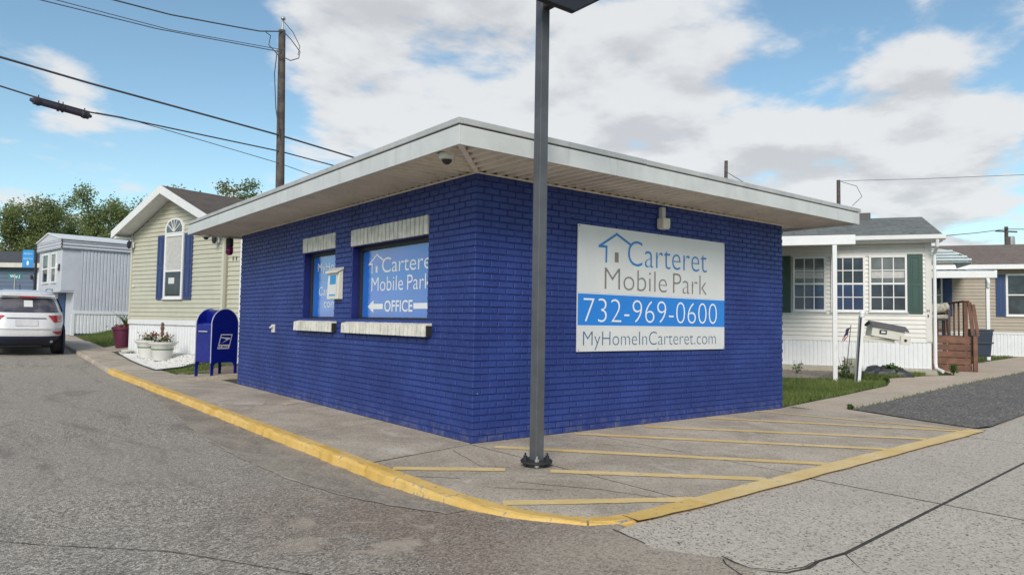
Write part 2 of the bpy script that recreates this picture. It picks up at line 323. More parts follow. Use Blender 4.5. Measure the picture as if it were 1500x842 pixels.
# ---------------------------------------------------------------- mesh helpers
class MB:
    def __init__(s): s.v = []; s.f = []
    def add(s, vs, fs):
        n = len(s.v); s.v += [tuple(v) for v in vs]; s.f += [tuple(i+n for i in f) for f in fs]; return s
    def box(s, x0, y0, z0, x1, y1, z1):
        if x0 > x1: x0, x1 = x1, x0
        if y0 > y1: y0, y1 = y1, y0
        if z0 > z1: z0, z1 = z1, z0
        return s.add([(x0,y0,z0),(x1,y0,z0),(x1,y1,z0),(x0,y1,z0),(x0,y0,z1),(x1,y0,z1),(x1,y1,z1),(x0,y1,z1)],
                     [(0,3,2,1),(4,5,6,7),(0,1,5,4),(1,2,6,5),(2,3,7,6),(3,0,4,7)])
    def cbox(s, x0, y0, z0, x1, y1, z1, c):
        """box with every edge chamfered by c"""
        bm = bmesh.new()
        vs = [bm.verts.new(p) for p in MB().box(x0,y0,z0,x1,y1,z1).v]
        for f in MB().box(0,0,0,1,1,1).f: bm.faces.new([vs[i] for i in f])
        bmesh.ops.bevel(bm, geom=bm.edges[:], offset=c, segments=1, affect='EDGES')
        bm.verts.index_update()
        s.add([v.co[:] for v in bm.verts], [[v.index for v in f.verts] for f in bm.faces]); bm.free(); return s
    def prism(s, poly, a, b, plane='xz'):
        """extrude a 2D outline: plane xz extrudes along y, xy along z, yz along x"""
        P = {'xz': lambda p, t: (p[0], t, p[1]), 'xy': lambda p, t: (p[0], p[1], t), 'yz': lambda p, t: (t, p[0], p[1])}[plane]
        n = len(poly)
        return s.add([P(p, a) for p in poly]+[P(p, b) for p in poly],
                     [tuple(range(n-1, -1, -1)), tuple(range(n, 2*n))]+[(i, (i+1) % n, n+(i+1) % n, n+i) for i in range(n)])
    def beam(s, p, q, w, h, upv=(0, 0, 1)):
        p, q = Vector(p), Vector(q); d = (q-p).normalized(); u = Vector(upv)
        r = d.cross(u); r = r.normalized() if r.length > 1e-4 else Vector((1, 0, 0)); u = r.cross(d)
        c = [r*(-w/2)+u*(-h/2), r*(w/2)+u*(-h/2), r*(w/2)+u*(h/2), r*(-w/2)+u*(h/2)]
        return s.add([p+k for k in c]+[q+k for k in c], [(0,3,2,1),(4,5,6,7),(0,1,5,4),(1,2,6,5),(2,3,7,6),(3,0,4,7)])
    def tube(s, pts, r, n=8, caps=True):
        pts = [Vector(p) for p in pts]; m = len(pts); rs = r if isinstance(r, (list, tuple)) else [r]*m
        vs = []; prev = None
        for i, p in enumerate(pts):
            d = (pts[min(i+1, m-1)]-pts[max(i-1, 0)]).normalized()
            a = prev if prev is not None else (Vector((1, 0, 0)) if abs(d.x) < .9 else Vector((0, 1, 0)))
            a = (a-d*a.dot(d)).normalized(); prev = a; b = d.cross(a)
            vs += [p+(a*math.cos(2*math.pi*k/n)+b*math.sin(2*math.pi*k/n))*rs[i] for k in range(n)]
        fs = [(i*n+k, i*n+(k+1) % n, (i+1)*n+(k+1) % n, (i+1)*n+k) for i in range(m-1) for k in range(n)]
        if caps: fs += [tuple(range(n-1, -1, -1)), tuple((m-1)*n+k for k in range(n))]
        return s.add(vs, fs)
    def lathe(s, prof, c=(0, 0, 0), n=20):
        m = len(prof)
        vs = [(c[0]+r*math.cos(2*math.pi*k/n), c[1]+r*math.sin(2*math.pi*k/n), c[2]+z) for r, z in prof for k in range(n)]
        fs = [(i*n+k, i*n+(k+1) % n, (i+1)*n+(k+1) % n, (i+1)*n+k) for i in range(m-1) for k in range(n)]
        return s.add(vs, fs+[tuple(range(n-1, -1, -1)), tuple((m-1)*n+k for k in range(n))])
    def ball(s, c, rx, ry, rz, n=12, m=8):
        prof = [(max(1e-3, math.sin(math.pi*i/m)), -math.cos(math.pi*i/m)) for i in range(m+1)]
        t = MB().lathe(prof, (0, 0, 0), n)
        return s.add([(c[0]+v[0]*rx, c[1]+v[1]*ry, c[2]+v[2]*rz) for v in t.v], t.f)
    def mesh(s, name, mat, smooth=False):
        me = bpy.data.meshes.new(name); me.from_pydata(s.v, [], s.f); me.materials.append(MATS[mat])
        if smooth:
            me.polygons.foreach_set('use_smooth', [True]*len(me.polygons))
            try: me.set_sharp_from_angle(angle=R(38))
            except Exception: pass
        me.update(); return me
    def build(s, name, mat, parent=None, smooth=False, bevel=0, kind=None, label=None, loc=None, rz=0):
        o = bpy.data.objects.new(name, s.mesh(name, mat, smooth)); COL.objects.link(o)
        if parent is not None: o.parent = parent
        if loc is not None: o.location = loc
        if rz: o.rotation_euler.z = rz
        if bevel:
            md = o.modifiers.new('bevel', 'BEVEL'); md.width = bevel; md.segments = 2; md.limit_method = 'ANGLE'; md.angle_limit = R(40)
        if kind: o['kind'] = kind
        if label: o['label'] = label
        return o
def tag(o, label, cat, group=None):
    o['label'] = label; o['category'] = cat
    if group: o['group'] = group
    return o
def thing(name, label, cat, loc=(0, 0, 0), rz=0.0, group=None):
    o = bpy.data.objects.new(name, None); COL.objects.link(o); o.empty_display_size = .2
    o.location = loc; o.rotation_euler = (0, 0, rz); return tag(o, label, cat, group)
def inst(name, me, parent=None, loc=(0, 0, 0), rot=(0, 0, 0), scale=None):
    o = bpy.data.objects.new(name, me); COL.objects.link(o)
    if parent is not None: o.parent = parent
    o.location = loc; o.rotation_euler = rot
    if scale: o.scale = scale
    return o
def fast_mesh(name, V, F, mat):
    """numpy verts (n,3) and equal-sided faces (m,k)"""
    me = bpy.data.meshes.new(name); k = F.shape[1]
    me.vertices.add(len(V)); me.vertices.foreach_set('co', V.astype(np.float32).ravel())
    me.loops.add(F.size); me.loops.foreach_set('vertex_index', F.astype(np.int32).ravel())
    me.polygons.add(len(F)); me.polygons.foreach_set('loop_start', np.arange(0, F.size, k, dtype=np.int32))
    me.materials.append(MATS[mat]); me.update(calc_edges=True); me.validate(); return me

# lettering: built-in font outlines turned into flat mesh print
_cap = {}
def text(name, parent, body, mat, x0, base, width, cap, y=-.003, weight=0.0, align='L'):
    """print on a vertical face: local x right, z up, face towards -y"""
    def raw(b):
        c = bpy.data.curves.new('print', 'FONT'); c.body = b; c.size = 1; c.offset = weight; c.resolution_u = 4
        o = bpy.data.objects.new('print', c); COL.objects.link(o)
        me = bpy.data.meshes.new_from_object(o); bpy.data.objects.remove(o); bpy.data.curves.remove(c); return me
    if weight not in _cap:
        h = raw('H'); zs = [v.co.y for v in h.vertices]; _cap[weight] = (min(zs), max(zs)-min(zs)); bpy.data.meshes.remove(h)
    me = raw(body); lo, ch = _cap[weight]
    xs = [v.co.x for v in me.vertices]; mn, mx = min(xs), max(xs)
    sy = cap/ch; sx = (width/(mx-mn)) if width else sy
    off = x0 if align == 'L' else x0-(mx-mn)*sx/2
    for v in me.vertices: v.co = Vector((off+(v.co.x-mn)*sx, y, base+(v.co.y-lo)*sy))
    me.materials.clear(); me.materials.append(MATS[mat]); me.name = name
    o = bpy.data.objects.new(name, me); COL.objects.link(o); o.parent = parent; return o
def strokes(name, parent, lines, w, mat, y=-.003):
    mb = MB()
    for pts in lines:
        for (a, b) in zip(pts, pts[1:]):
            d = Vector((b[0]-a[0], b[1]-a[1])).normalized(); n = Vector((-d.y, d.x))*w/2; e = d*w/2
            q = [(a[0]-e.x+n.x, a[1]-e.y+n.y), (a[0]-e.x-n.x, a[1]-e.y-n.y), (b[0]+e.x-n.x, b[1]+e.y-n.y), (b[0]+e.x+n.x, b[1]+e.y+n.y)]
            mb.add([(p[0], y, p[1]) for p in q], [(0, 1, 2, 3)]); y -= .0003
    return mb.build(name, mat, parent)

# ---------------------------------------------------------------- lie of the land
def sm(a, b, x):
    t = min(1, max(0, (x-a)/(b-a))); return t*t*(3-2*t)
def zk(y): return max(0.0, min((y-11.7)*.033, .75))            # the street climbs slowly past the office
def zr(x): return max(0.0, (x-8)*.0125) if x < 40 else .4        # and the lots rise to the right
def lift(x, y): return .20*sm(-.45, .9, x)*sm(10.2, 13.5, y)
def land(x, y): return zk(y)+lift(x, y)+(zr(x) if y < 12 else zr(x)*.5)
def road_z(x, y): return zk(y)-.085+.0745*sm(-.5, -2.8, y)

def sheet(name, xs, ys, zf, mat, kind='structure'):
    V = np.array([(x, y, zf(x, y)) for y in ys for x in xs]); n = len(xs)
    F = np.array([(j*n+i, j*n+i+1, (j+1)*n+i+1, (j+1)*n+i) for j in range(len(ys)-1) for i in range(n-1)])
    o = inst(name, fast_mesh(name, V, F, mat)); o['kind'] = kind; return o
def span(*seg):
    out = []
    for a, b, n in seg: out += [a+(b-a)*i/n for i in range(n)]
    return out+[seg[-1][1]]
def ground_z(x, y):
    z = land(x, y)-.03
    if x < -1.2: z = zk(y)-.16
    if -1.4 < x < 6.3 and y < 8.5: z = min(z, -.09)
    if y < .4: z = min(z, land(x, y)-.10)
    if y < -2.4: z -= .08
    return z
sheet('ground', span((-900, -60, 5), (-60, -10, 10), (-10, 26, 72), (26, 80, 12), (80, 900, 5)),
      span((-900, -60, 4), (-60, -10, 8), (-10, 30, 80), (30, 90, 12), (90, 1100, 5)), ground_z, 'soil_and_turf')
sheet('road', span((-14, -4, 12), (-4, -1.38, 12), (-1.38, -.70, 12)), span((-13, -4, 12), (-4, 1, 30), (1, 44, 60)),
      lambda x, y: road_z(x, y)-(.05*sm(-.82, -.74, x) if y < -2.6 else 0), 'asphalt')

def slab_mb(poly, zf, th=.10, ch=.001, top=0.0):
    cx = sum(p[0] for p in poly)/len(poly); cy = sum(p[1] for p in poly)/len(poly); n = len(poly)
    def ins(p):
        d = Vector((cx-p[0], cy-p[1])); d = d.normalized()*ch*1.4; return (p[0]+d.x, p[1]+d.y)
    V = [(*ins(p), zf(*p)+top) for p in poly]+[(*p, zf(*p)+top-ch) for p in poly]+[(*p, zf(*p)+top-th) for p in poly]
    F = [tuple(range(n))]+[(n+i, n+(i+1) % n, (i+1) % n, i) for i in range(n)]+[(2*n+i, 2*n+(i+1) % n, n+(i+1) % n, n+i) for i in range(n)]
    return MB().add(V, F)
g = .010
# sidewalk: bed with separate slabs
bed = MB()
for y0, y1 in [(-.27, 8.2), (8.2, 11.7), (11.7, 34)]:
    x1 = .25 if y0 < 8 else -.42
    bed.add([(-1.26, y0, zk(y0)-.0018), (x1, y0, zk(y0)-.0018), (x1, y1, zk(y1)-.0018), (-1.26, y1, zk(y1)-.0018)], [(0, 1, 2, 3)])
walk = bed.build('sidewalk', 'crack_dark'); walk['kind'] = 'structure'
flat = lambda x, y: land(min(x, -.45), y)
ys = [-.27, 1.55, 3.35, 5.1, 6.85, 8.55]
rows = [[(-1.22, -.27), (.02, .0), (.02, 1.78), (-1.22, 1.55)]]
for a, b, da, db in [(1.55, 3.35, .23, .3), (3.35, 5.1, .3, .15), (5.1, 6.85, .15, .05), (6.85, 8.55, .05, 0)]:
    rows.append([(-1.22, a), (.02, a+da), (.02, b+db), (-1.22, b)])
for a, b, w in [(8.55, 10.1, .55), (10.1, 11.7, -.40), (11.7, 13.3, -.45), (13.3, 15, -.5), (15, 17, -.55), (17, 19.2, -.5), (19.2, 21.6, -.5), (21.6, 24.4, -.6), (24.4, 28, -.75), (28, 33, -.75)]:
    rows.append([(-1.22, a), (w, a), (w if a > 9 else .0, b), (-1.22, b)])
rows.append([(-.5, 16.9), (.5, 17.5), (.5, 19.3), (-.5, 18.6)])
for p in rows:
    q = [(x+(g if x < -1 else -g), y+(g if i < 2 else -g)) for i, (x, y) in enumerate(p)]
    slab_mb(q, lambda x, y: zk(y) if x < .3 else zk(y)+.10, .1).build('slab', 'concrete', walk)
# striped forecourt in front of the office
fore = MB().add([(-.72, -2.62, -.0018), (5.75, -2.56, -.0018), (5.9, .02, -.0018), (-1.2, .02, -.0018), (-1.15, -1.75, -.0018)], [(0, 1, 2, 3, 4)]).build('forecourt', 'crack_dark'); fore['kind'] = 'structure'
def fy(x): return -2.735+.034*x
hx = [-1.20, -.02, 1.43, 3.0, 4.45, 5.74]
for i in range(5):
    a, b = hx[i], hx[i+1]
    if i == 0: poly = [(-1.2, -.29), (-1.2, -1.75), (-1.13, -2.15), (-1.0, -2.47), (-.80, fy(-.8)+.03), (b-g, fy(b)), (b-g, -.012)]
    elif i == 4: poly = [(a+g, fy(a)), (5.74, fy(5.7)), (6.02, -1.7), (5.95, -.55), (5.72, .03), (a+g, .03)]
    else: poly = [(a+g, fy(a)), (b-g, fy(b)), (b-g, .03), (a+g, .03)]
    slab_mb(poly, lambda x, y: 0.0, .1).build('slab', 'concrete', fore)
# exposed-aggregate drive slabs in the right foreground
def bisected(name, poly, mat, zf, off, parent=None, kind='structure'):
    bm = bmesh.new(); bm.faces.new([bm.verts.new((x, y, 0)) for x, y in poly])
    for k in np.arange(-2, 30, 1.0):
        bmesh.ops.bisect_plane(bm, geom=bm.verts[:]+bm.edges[:]+bm.faces[:], plane_co=(k, 0, 0), plane_no=(1, 0, 0))
    for k in np.arange(-9, 34, 1.0):
        bmesh.ops.bisect_plane(bm, geom=bm.verts[:]+bm.edges[:]+bm.faces[:], plane_co=(0, k+.013, 0), plane_no=(0, 1, 0))
    bmesh.ops.triangulate(bm, faces=bm.faces[:])
    for v in bm.verts: v.co.z = zf(v.co.x, v.co.y)+off
    bmesh.ops.recalc_face_normals(bm, faces=bm.faces[:])
    if sum(f.normal.z for f in bm.faces) < 0: bmesh.ops.reverse_faces(bm, faces=bm.faces[:])
    me = bpy.data.meshes.new(name); bm.to_mesh(me); bm.free(); me.materials.append(MATS[mat])
    o = inst(name, me, parent)
    if kind: o['kind'] = kind
    return o
drive = bisected('concrete_drive', [(-1.0, -9), (25, -9), (25, -1.6), (14, -1.92), (8, -2.26), (6.1, -2.46), (5.7, -2.56), (-.6, -2.76), (-.9, -2.95)], 'crack_dark', lambda x, y: zr(x), -.0118)
def jy(x): return -3.81+.078*x
zs_ = lambda x, y: zr(x)-.010
G = .014
slabs = [
 [(-.93, -2.83), (-1.0, -3.16), (-.89, -3.37), (-.82, -3.47), (-.85, -3.66), (-.75, -3.79), (-.61, -3.82), (-.47, -3.80), (-.22, jy(-.22)+G), (1.394, jy(1.4)+G), (1.394, fy(1.4)-.012), (-.7, fy(-.7)-.02)],
 [(1.426, jy(1.42)+G), (5.0, jy(5)+G), (5.0, fy(5)-.012), (1.426, fy(1.42)-.012)],
 [(5.03, jy(5)+G), (8.0, jy(8)+G), (8.0, -2.26), (6.1, -2.48), (5.76, -2.42), (5.72, fy(5.7)-.012), (5.03, fy(5)-.012)],
 [(8.03, jy(8)+G), (14, jy(14)+G), (14, -1.90), (8.03, -2.24)], [(14.03, jy(14)+G), (25, jy(25)+G), (25, -1.55), (14.03, -1.89)],
 [(-.23, jy(-.23)-G), (-.32, -3.93), (-.47, -4.08), (-.9, -4.5), (-.9, -8), (1.394, -8), (1.394, jy(1.4)-G)],
 [(-.24, jy(-.2)-.012), (-.46, -3.82), (-.60, -3.845), (-.77, -3.81), (-.87, -3.68), (-1.05, -4.0), (-1.3, -4.6), (-1.3, -5.2), (-.92, -4.5), (-.48, -4.09), (-.33, -3.93)],
 [(1.426, jy(1.42)-G), (1.426, -8), (5, -8), (5.0, jy(5)-G)], [(5.03, jy(5)-G), (5.03, -8), (8, -8), (8, jy(8)-G)], [(8.03, jy(8)-G), (8.03, -8), (14, -8), (14, jy(14)-G)],
 [(14.03, jy(14)-G), (14.03, -8), (25, -8), (25, jy(25)-G)],
]
for poly in slabs: slab_mb(poly, zs_, .08, .001).build('slab', 'aggregate_concrete', drive)
path_poly = [(5.74, .06), (7.17, .30), (9.19, .60), (10.78, .82), (11.9, 1.25), (12.6, 1.62), (14.1, 1.40), (15.0, 1.1), (16.3, 1.9), (17.2, 3.4), (19.0, 3.0), (20, 2.5), (26, 3.0), (26, -1.45), (14, -1.85), (8.7, -2.14), (6.1, -2.40), (5.80, -2.38), (5.97, -1.7), (5.92, -.56)]
bisected('footpath', path_poly, 'pale_concrete', lambda x, y: zr(x), -.002)
bisected('asphalt_driveway', [(6.31, -.66), (9.07, -.31), (11.98, -.02), (17.47, .38), (26, 1.28), (26, -1.58), (14, -1.94), (8.7, -2.24), (6.1, -2.50), (5.74, -2.44), (5.90, -1.79), (6.14, -1.16)], 'dark_asphalt', lambda x, y: zr(x), .012)
# kerbs: a swept, slightly rounded profile
def kerb(name, path, mat, drop, seg=15):
    prof = [(-.02, -.03), (-.02, .004), (.075, .006), (.100, .0), (.116, -.016), (.124, -1), (.130, -1.6)]
    n = len(prof); rnd = random.Random(4); rings = []
    for i, (x, y) in enumerate(path):
        a = Vector(path[max(i-1, 0)]); b = Vector(path[min(i+1, len(path)-1)]); d = (b-a).normalized(); nr = Vector((d.y, -d.x))
        h = drop(y); j = rnd.uniform(-.016, .010); ring = []
        for k, (o, z) in enumerate(prof):
            zz = z if z > -.5 else (-h if z > -1.2 else -h-.05)
            ring.append((x+nr.x*(o+j*(k > 2)), y+nr.y*(o+j*(k > 2)), zk(y)+zz+(rnd.uniform(-.010, .004) if 1 < k < 5 else 0)))
        rings.append((ring, d))
    root = bpy.data.objects.new(name, None); COL.objects.link(root); root['kind'] = 'structure'
    for a in range(0, len(path)-1, seg):
        R_ = rings[a:a+seg+1]; V = []
        for q, (ring, d) in enumerate(R_):
            sh_ = .006 if q == 0 else (-.006 if q == len(R_)-1 else 0)
            V += [(v[0]+d.x*sh_, v[1]+d.y*sh_, v[2]) for v in ring]
        m = len(R_)
        F = [(i*n+k, (i+1)*n+k, (i+1)*n+k+1, i*n+k+1) for i in range(m-1) for k in range(n-1)]+[tuple(range(n)), tuple((m-1)*n+k for k in range(n-1, -1, -1))]
        MB().add(V, F).build('kerb_stone', mat, root)
    return root
kp = [(-1.235, 12.2-.12*i) for i in range(int(13.7/.12))]
kp += [(-1.23, -1.55), (-1.215, -1.75), (-1.185, -1.95), (-1.145, -2.13), (-1.09, -2.30), (-1.015, -2.45), (-.92, -2.56), (-.80, -2.630), (-.66, -2.648)]
kerb('yellow_kerb', kp, 'yellow_kerb_paint', lambda y: .014+.066*sm(-2.70, -1.1, y))
kerb('concrete_kerb', [(-1.235, 33-.35*i) for i in range(60)]+[(-1.235, 12.21)], 'concrete', lambda y: .09, 6)
# painted hatching
def strip(name, a, b, w, z, mat, parent):
    rnd = random.Random(hash((round(a[0], 2), round(b[0], 2))) & 255)
    a, b = Vector(a), Vector(b); d = (b-a).normalized(); nn = Vector((-d.y, d.x)); L = (b-a).length; k = max(2, int(L/.09)); V = []
    for i in range(k+1):
        p = a+d*L*i/k
        for sgn in (-1, 1):
            q = p+nn*sgn*(w/2+rnd.uniform(-.006, .006)); V.append((q.x, q.y, z))
    F = [(2*i, 2*i+2, 2*i+3, 2*i+1) for i in range(k)]
    return MB().add(V, F).build(name, mat, parent)
for a, b in [((-1.20, -.60), (-.47, -1.15)), ((-.20, -1.40), (1.03, -2.585)), ((.08, -.27), (2.05, -2.55)), ((1.30, -.09), (3.29, -2.50)), ((2.37, -.14), (4.34, -2.46)),
             ((3.66, -.07), (5.35, -2.42)), ((4.86, .02), (5.50, -2.38))]:
    strip('painted_stripe', a, b, .125 if a[0] < 4.8 else .08, .005, 'worn_yellow_line', fore)
strip('painted_stripe', (-1.13, -1.98), (.04, -2.66), .12, .0046, 'worn_yellow_line', fore)
bl = [(-.70, -2.722), (-.6, -2.728), (-.5, -2.729), (-.4, -2.728)]+[(-.2+.2*i, -2.724+(fy(5.6)+.04+2.724)*(i/29)) for i in range(30)]
V = []; rb_ = random.Random(5)
for i, p in enumerate(bl):
    d = (Vector(bl[min(i+1, len(bl)-1)])-Vector(bl[max(i-1, 0)])).normalized(); n = Vector((-d.y, d.x)); w_ = .072+.022*sm(0, 8, i)
    z = .0078
    for sg_ in (-1, 1): q = Vector(p)+n*sg_*(w_+rb_.uniform(-.007, .007)); V.append((q.x, q.y, z))
MB().add(V[:12], [(2*i, 2*i+2, 2*i+3, 2*i+1) for i in range(5)]).build('painted_border', 'yellow_kerb_paint', fore)
MB().add(V[10:], [(2*i, 2*i+2, 2*i+3, 2*i+1) for i in range(len(bl)-6)]).build('painted_border', 'worn_yellow_line', fore)
# cracks
def crack(pts, w, z, parent, seed=1):
    rnd = random.Random(seed); P = []
    for (a, b) in zip(pts, pts[1:]):
        n = max(2, int(math.hypot(b[0]-a[0], b[1]-a[1])/.07))
        for i in range(n): t = i/n; P.append((a[0]+(b[0]-a[0])*t+rnd.uniform(-.007, .007), a[1]+(b[1]-a[1])*t+rnd.uniform(-.007, .007)))
    P.append(pts[-1]); V = []
    for i, p in enumerate(P):
        q = Vector(P[min(i+1, len(P)-1)])-Vector(P[max(i-1, 0)]); q = q.normalized() if q.length else Vector((1, 0)); n = Vector((-q.y, q.x))*w*rnd.uniform(.3, .8)
        zz = z(*p) if callable(z) else z
        V += [(p[0]+n.x, p[1]+n.y, zz), (p[0]-n.x, p[1]-n.y, zz)]
    return MB().add(V, [(2*i, 2*i+1, 2*i+3, 2*i+2) for i in range(len(P)-1) if (math.sin(i*.37+seed)+math.sin(i*.11+2*seed)) > -1.35]).build('crack', 'crack_dark', parent)
ROAD = bpy.data.objects['road']
crack([(-1.2, -.95), (-.75, -1.4), (-.3, -2.1), (-.1, -2.62)], .006, .003, fore, 2); crack([(-.35, -.2), (-.55, -.9), (-.3, -1.2)], .005, .003, fore, 3)
crack([(1.0, -.6), (1.5, -1.5), (1.9, -2.5)], .005, .003, fore, 5); crack([(-.9, -1.6), (-.6, -1.9), (-.55, -2.4)], .006, .003, fore, 8)
rz_ = lambda x, y: road_z(x, y)+.004
edge = [(-.93, -2.80), (-1.0, -3.16), (-.89, -3.37), (-.82, -3.47), (-.85, -3.66), (-.75, -3.79), (-.61, -3.82), (-.47, -3.80), (-.22, -3.825)]
crack(edge, .007, lambda x, y: -.006, drive, 21); crack([(-.86, -3.5), (-1.1, -3.9), (-1.5, -4.3)], .006, lambda x, y: -.006, drive, 22)
crack([(-4.3, -.1), (-3.7, -.9), (-3.1, -1.6), (-2.6, -2.6)], .006, rz_, ROAD, 12)
# older strip of tar between the seam and the kerb, with a dusty seam
seam = [(-1.40, 9.0), (-1.52, 6.6), (-1.71, 4.63), (-1.84, 3.2), (-1.92, 2.0), (-1.93, .9), (-1.89, .0), (-1.80, -.75), (-1.66, -1.4), (-1.48, -1.95)]
rs = random.Random(9); L_, R_s = [], []
for (a, b) in zip(seam, seam[1:]):
    for k in range(8): t_ = k/8; L_.append((a[0]+(b[0]-a[0])*t_+rs.uniform(-.010, .010), a[1]+(b[1]-a[1])*t_))
V = []
for (x, y) in L_: V += [(x, y, rz_(x, y)), (-1.345, y, rz_(-1.345, y))]
MB().add(V, [(2*i, 2*i+2, 2*i+3, 2*i+1) for i in range(len(L_)-1)]).build('tar_patch', 'tar_patch', ROAD)
V = []
for i, (x, y) in enumerate(L_): w_ = .004+.012*abs(math.sin(i*.23))*rs.random(); V += [(x-w_, y, rz_(x, y)+.003), (x+w_, y, rz_(x, y)+.003)]
MB().add(V, [(2*i, 2*i+2, 2*i+3, 2*i+1) for i in range(len(L_)-1)]).build('dust_seam', 'dust', ROAD)

# ---------------------------------------------------------------- the office
H, LX, LY, PB, CH = 2.70, 5.5825, 7.4095, .203, .0675
BD = .092
WIN = [(.90, 2.80, 1.19, 2.15), (3.33, 4.44, 1.19, 2.17)]      # openings in the left wall: y0, y1, z0, z1
office = thing('office_building', 'low flat-roofed office of blue painted brick with wide white eaves', 'building')
core = MB(); C0 = .010
core.box(C0, C0, -.08, LX-C0, .20, H)                          # front wall
core.box(LX-.2, .2, -.08, LX-C0, LY-.2, H); core.box(C0, LY-.2, -.08, LX-C0, LY-C0, H)
ycut = [.2, WIN[0][0], WIN[0][1], WIN[1][0], WIN[1][1], LY-.2]
for i in range(5):
    if i in (1, 3):
        w = WIN[i//2]; core.box(C0, ycut[i], -.08, .2, ycut[i+1], w[2]-.01); core.box(C0, ycut[i], w[3]+.01, .2, ycut[i+1], H)
    else: core.box(C0, ycut[i], -.08, .2, ycut[i+1], H)
wall = core.build('wall', 'mortar_blue', office)
bmeshes = {}
def brick_mesh(l):
    k = round(l, 3)
    if k not in bmeshes: bmeshes[k] = MB().cbox(0, 0, 0, k, BD, .0570, .0055).mesh('brick', 'blue_painted_brick')
    return bmeshes[k]
rnd = random.Random(7); bricks = []
for c in range(40):
    z = c*CH+.004
    for side in (0, 1):
        L = (LX, LY)[side]; even = (c+side) % 2 == 0
        x = 0.0 if even else PB/2
        while x < L-.03:
            x1 = min(x+.1880, L)
            segs = [(x, x1)]
            if side:
                for (a, b, z0, z1) in WIN:
                    if z+.0575 > z0+.02 and z < z1-.02:
                        new = []
                        for (p, q) in segs:
                            if q <= a or p >= b: new.append((p, q)); continue
                            if p < a-.03: new.append((p, a))
                            if q > b+.03: new.append((b, q))
                        segs = new
            for (p, q) in segs:
                if q-p > .03: bricks.append((side, p, q, z))
            x += PB
campos = Vector((-4.046, -5.755, 1.211))
def bpos(b): return Vector(((b[1]+b[2])/2, 0, b[3])) if b[0] == 0 else Vector((0, (b[1]+b[2])/2, b[3]))
bricks.sort(key=lambda b: (bpos(b)-campos).length/math.sqrt(b[2]-b[1]+.02))
restV, restF = [], []; nv = 0
for i, (side, p, q, z) in enumerate(bricks):
    j = rnd.uniform(-.0022, .0022); tz = rnd.uniform(-.006, .006)
    loc = Vector((p, j, z)) if side == 0 else Vector((j, q, z)); rot = (0, rnd.uniform(-.004, .004), tz+(0 if side == 0 else -math.pi/2))
    me = brick_mesh(q-p)
    if i < 300: inst('brick', me, wall, loc, rot)
    else:
        mt = Matrix.Translation(loc) @ Matrix.Rotation(rot[2], 4, 'Z')
        restV += [(mt @ v.co)[:] for v in me.vertices]; restF += [tuple(v+nv for v in f.vertices) for f in me.polygons]; nv += len(me.vertices)
rest = MB(); rest.v, rest.f = restV, restF; rest.build('brick', 'blue_painted_brick', wall, kind='stuff')
# windows with lintel and sill bricks; local frame: x right (towards -Y), y into the wall
def wall_frame(o): o.location = (0, LY, 0); o.rotation_euler = (0, 0, -math.pi/2)
lint_me = MB().cbox(0, 0, 0, .076, .11, .212, .006).mesh('lintel_brick', 'white_brick')
sill_me = MB().add([(0, 0, 0), (.074, 0, 0), (.074, .17, .03), (0, .17, .03), (0, .004, .125), (.074, .004, .125), (.074, .17, .165), (0, .17, .165)],
                   [(0,3,2,1),(4,5,6,7),(0,1,5,4),(1,2,6,5),(2,3,7,6),(3,0,4,7)]).mesh('sill_brick', 'white_brick')
for (a, b, z0, z1) in WIN:
    x0, x1 = LY-b, LY-a
    w = bpy.data.objects.new('window', None); COL.objects.link(w); w.parent = office; wall_frame(w)
    fr = MB()
    for (p, q, r_, s_) in [(x0, x0+.05, z0, z1), (x1-.05, x1, z0, z1), (x0+.05, x1-.05, z1-.055, z1), (x0+.05, x1-.05, z0, z0+.04)]: fr.box(p, .11, r_, q, .17, s_)
    fr.build('frame', 'black_steel', w, bevel=.004)
    MB().add([(x0+.05, .128, z0+.04), (x1-.05, .128, z0+.04), (x1-.05, .128, z1-.055), (x0+.05, .128, z1-.055)], [(0, 1, 2, 3)]).build('pane', 'clear_glass', w)
    rv = MB(); rv.box(x0-.02, .010, z0, x0+.003, .2, z1); rv.box(x1-.003, .010, z0, x1+.02, .2, z1); rv.box(x0+.003, .010, z1-.003, x1-.003, .2, z1+.006); rv.build('reveal', 'blue_reveal', w)
    lt = MB().box(x0-.02, .006, z1+.001, x1+.02, .1, z1+.218).build('lintel', 'dark_mortar', office); wall_frame(lt)
    n = round((x1-x0+.04)/.095)
    for i in range(n): inst('brick', lint_me, lt, (x0-.02+(x1-x0+.04)/n*i+.004, -.020+rnd.uniform(-.004, .004), z1+.003), (0, rnd.uniform(-.01, .01), 0))
    sw = x1-x0+.22
    st = MB().box(x0-.11+.006, -.066, z0-.150, x1+.11-.006, .12, z0-.042).build('sill', 'dark_mortar', office); wall_frame(st)
    n = round(sw/.092)
    for i in range(n): inst('brick', sill_me, st, (x0-.11+sw/n*i+.003, -.085+rnd.uniform(-.004, .004), z0-.160), (0, rnd.uniform(-.012, .012), 0))
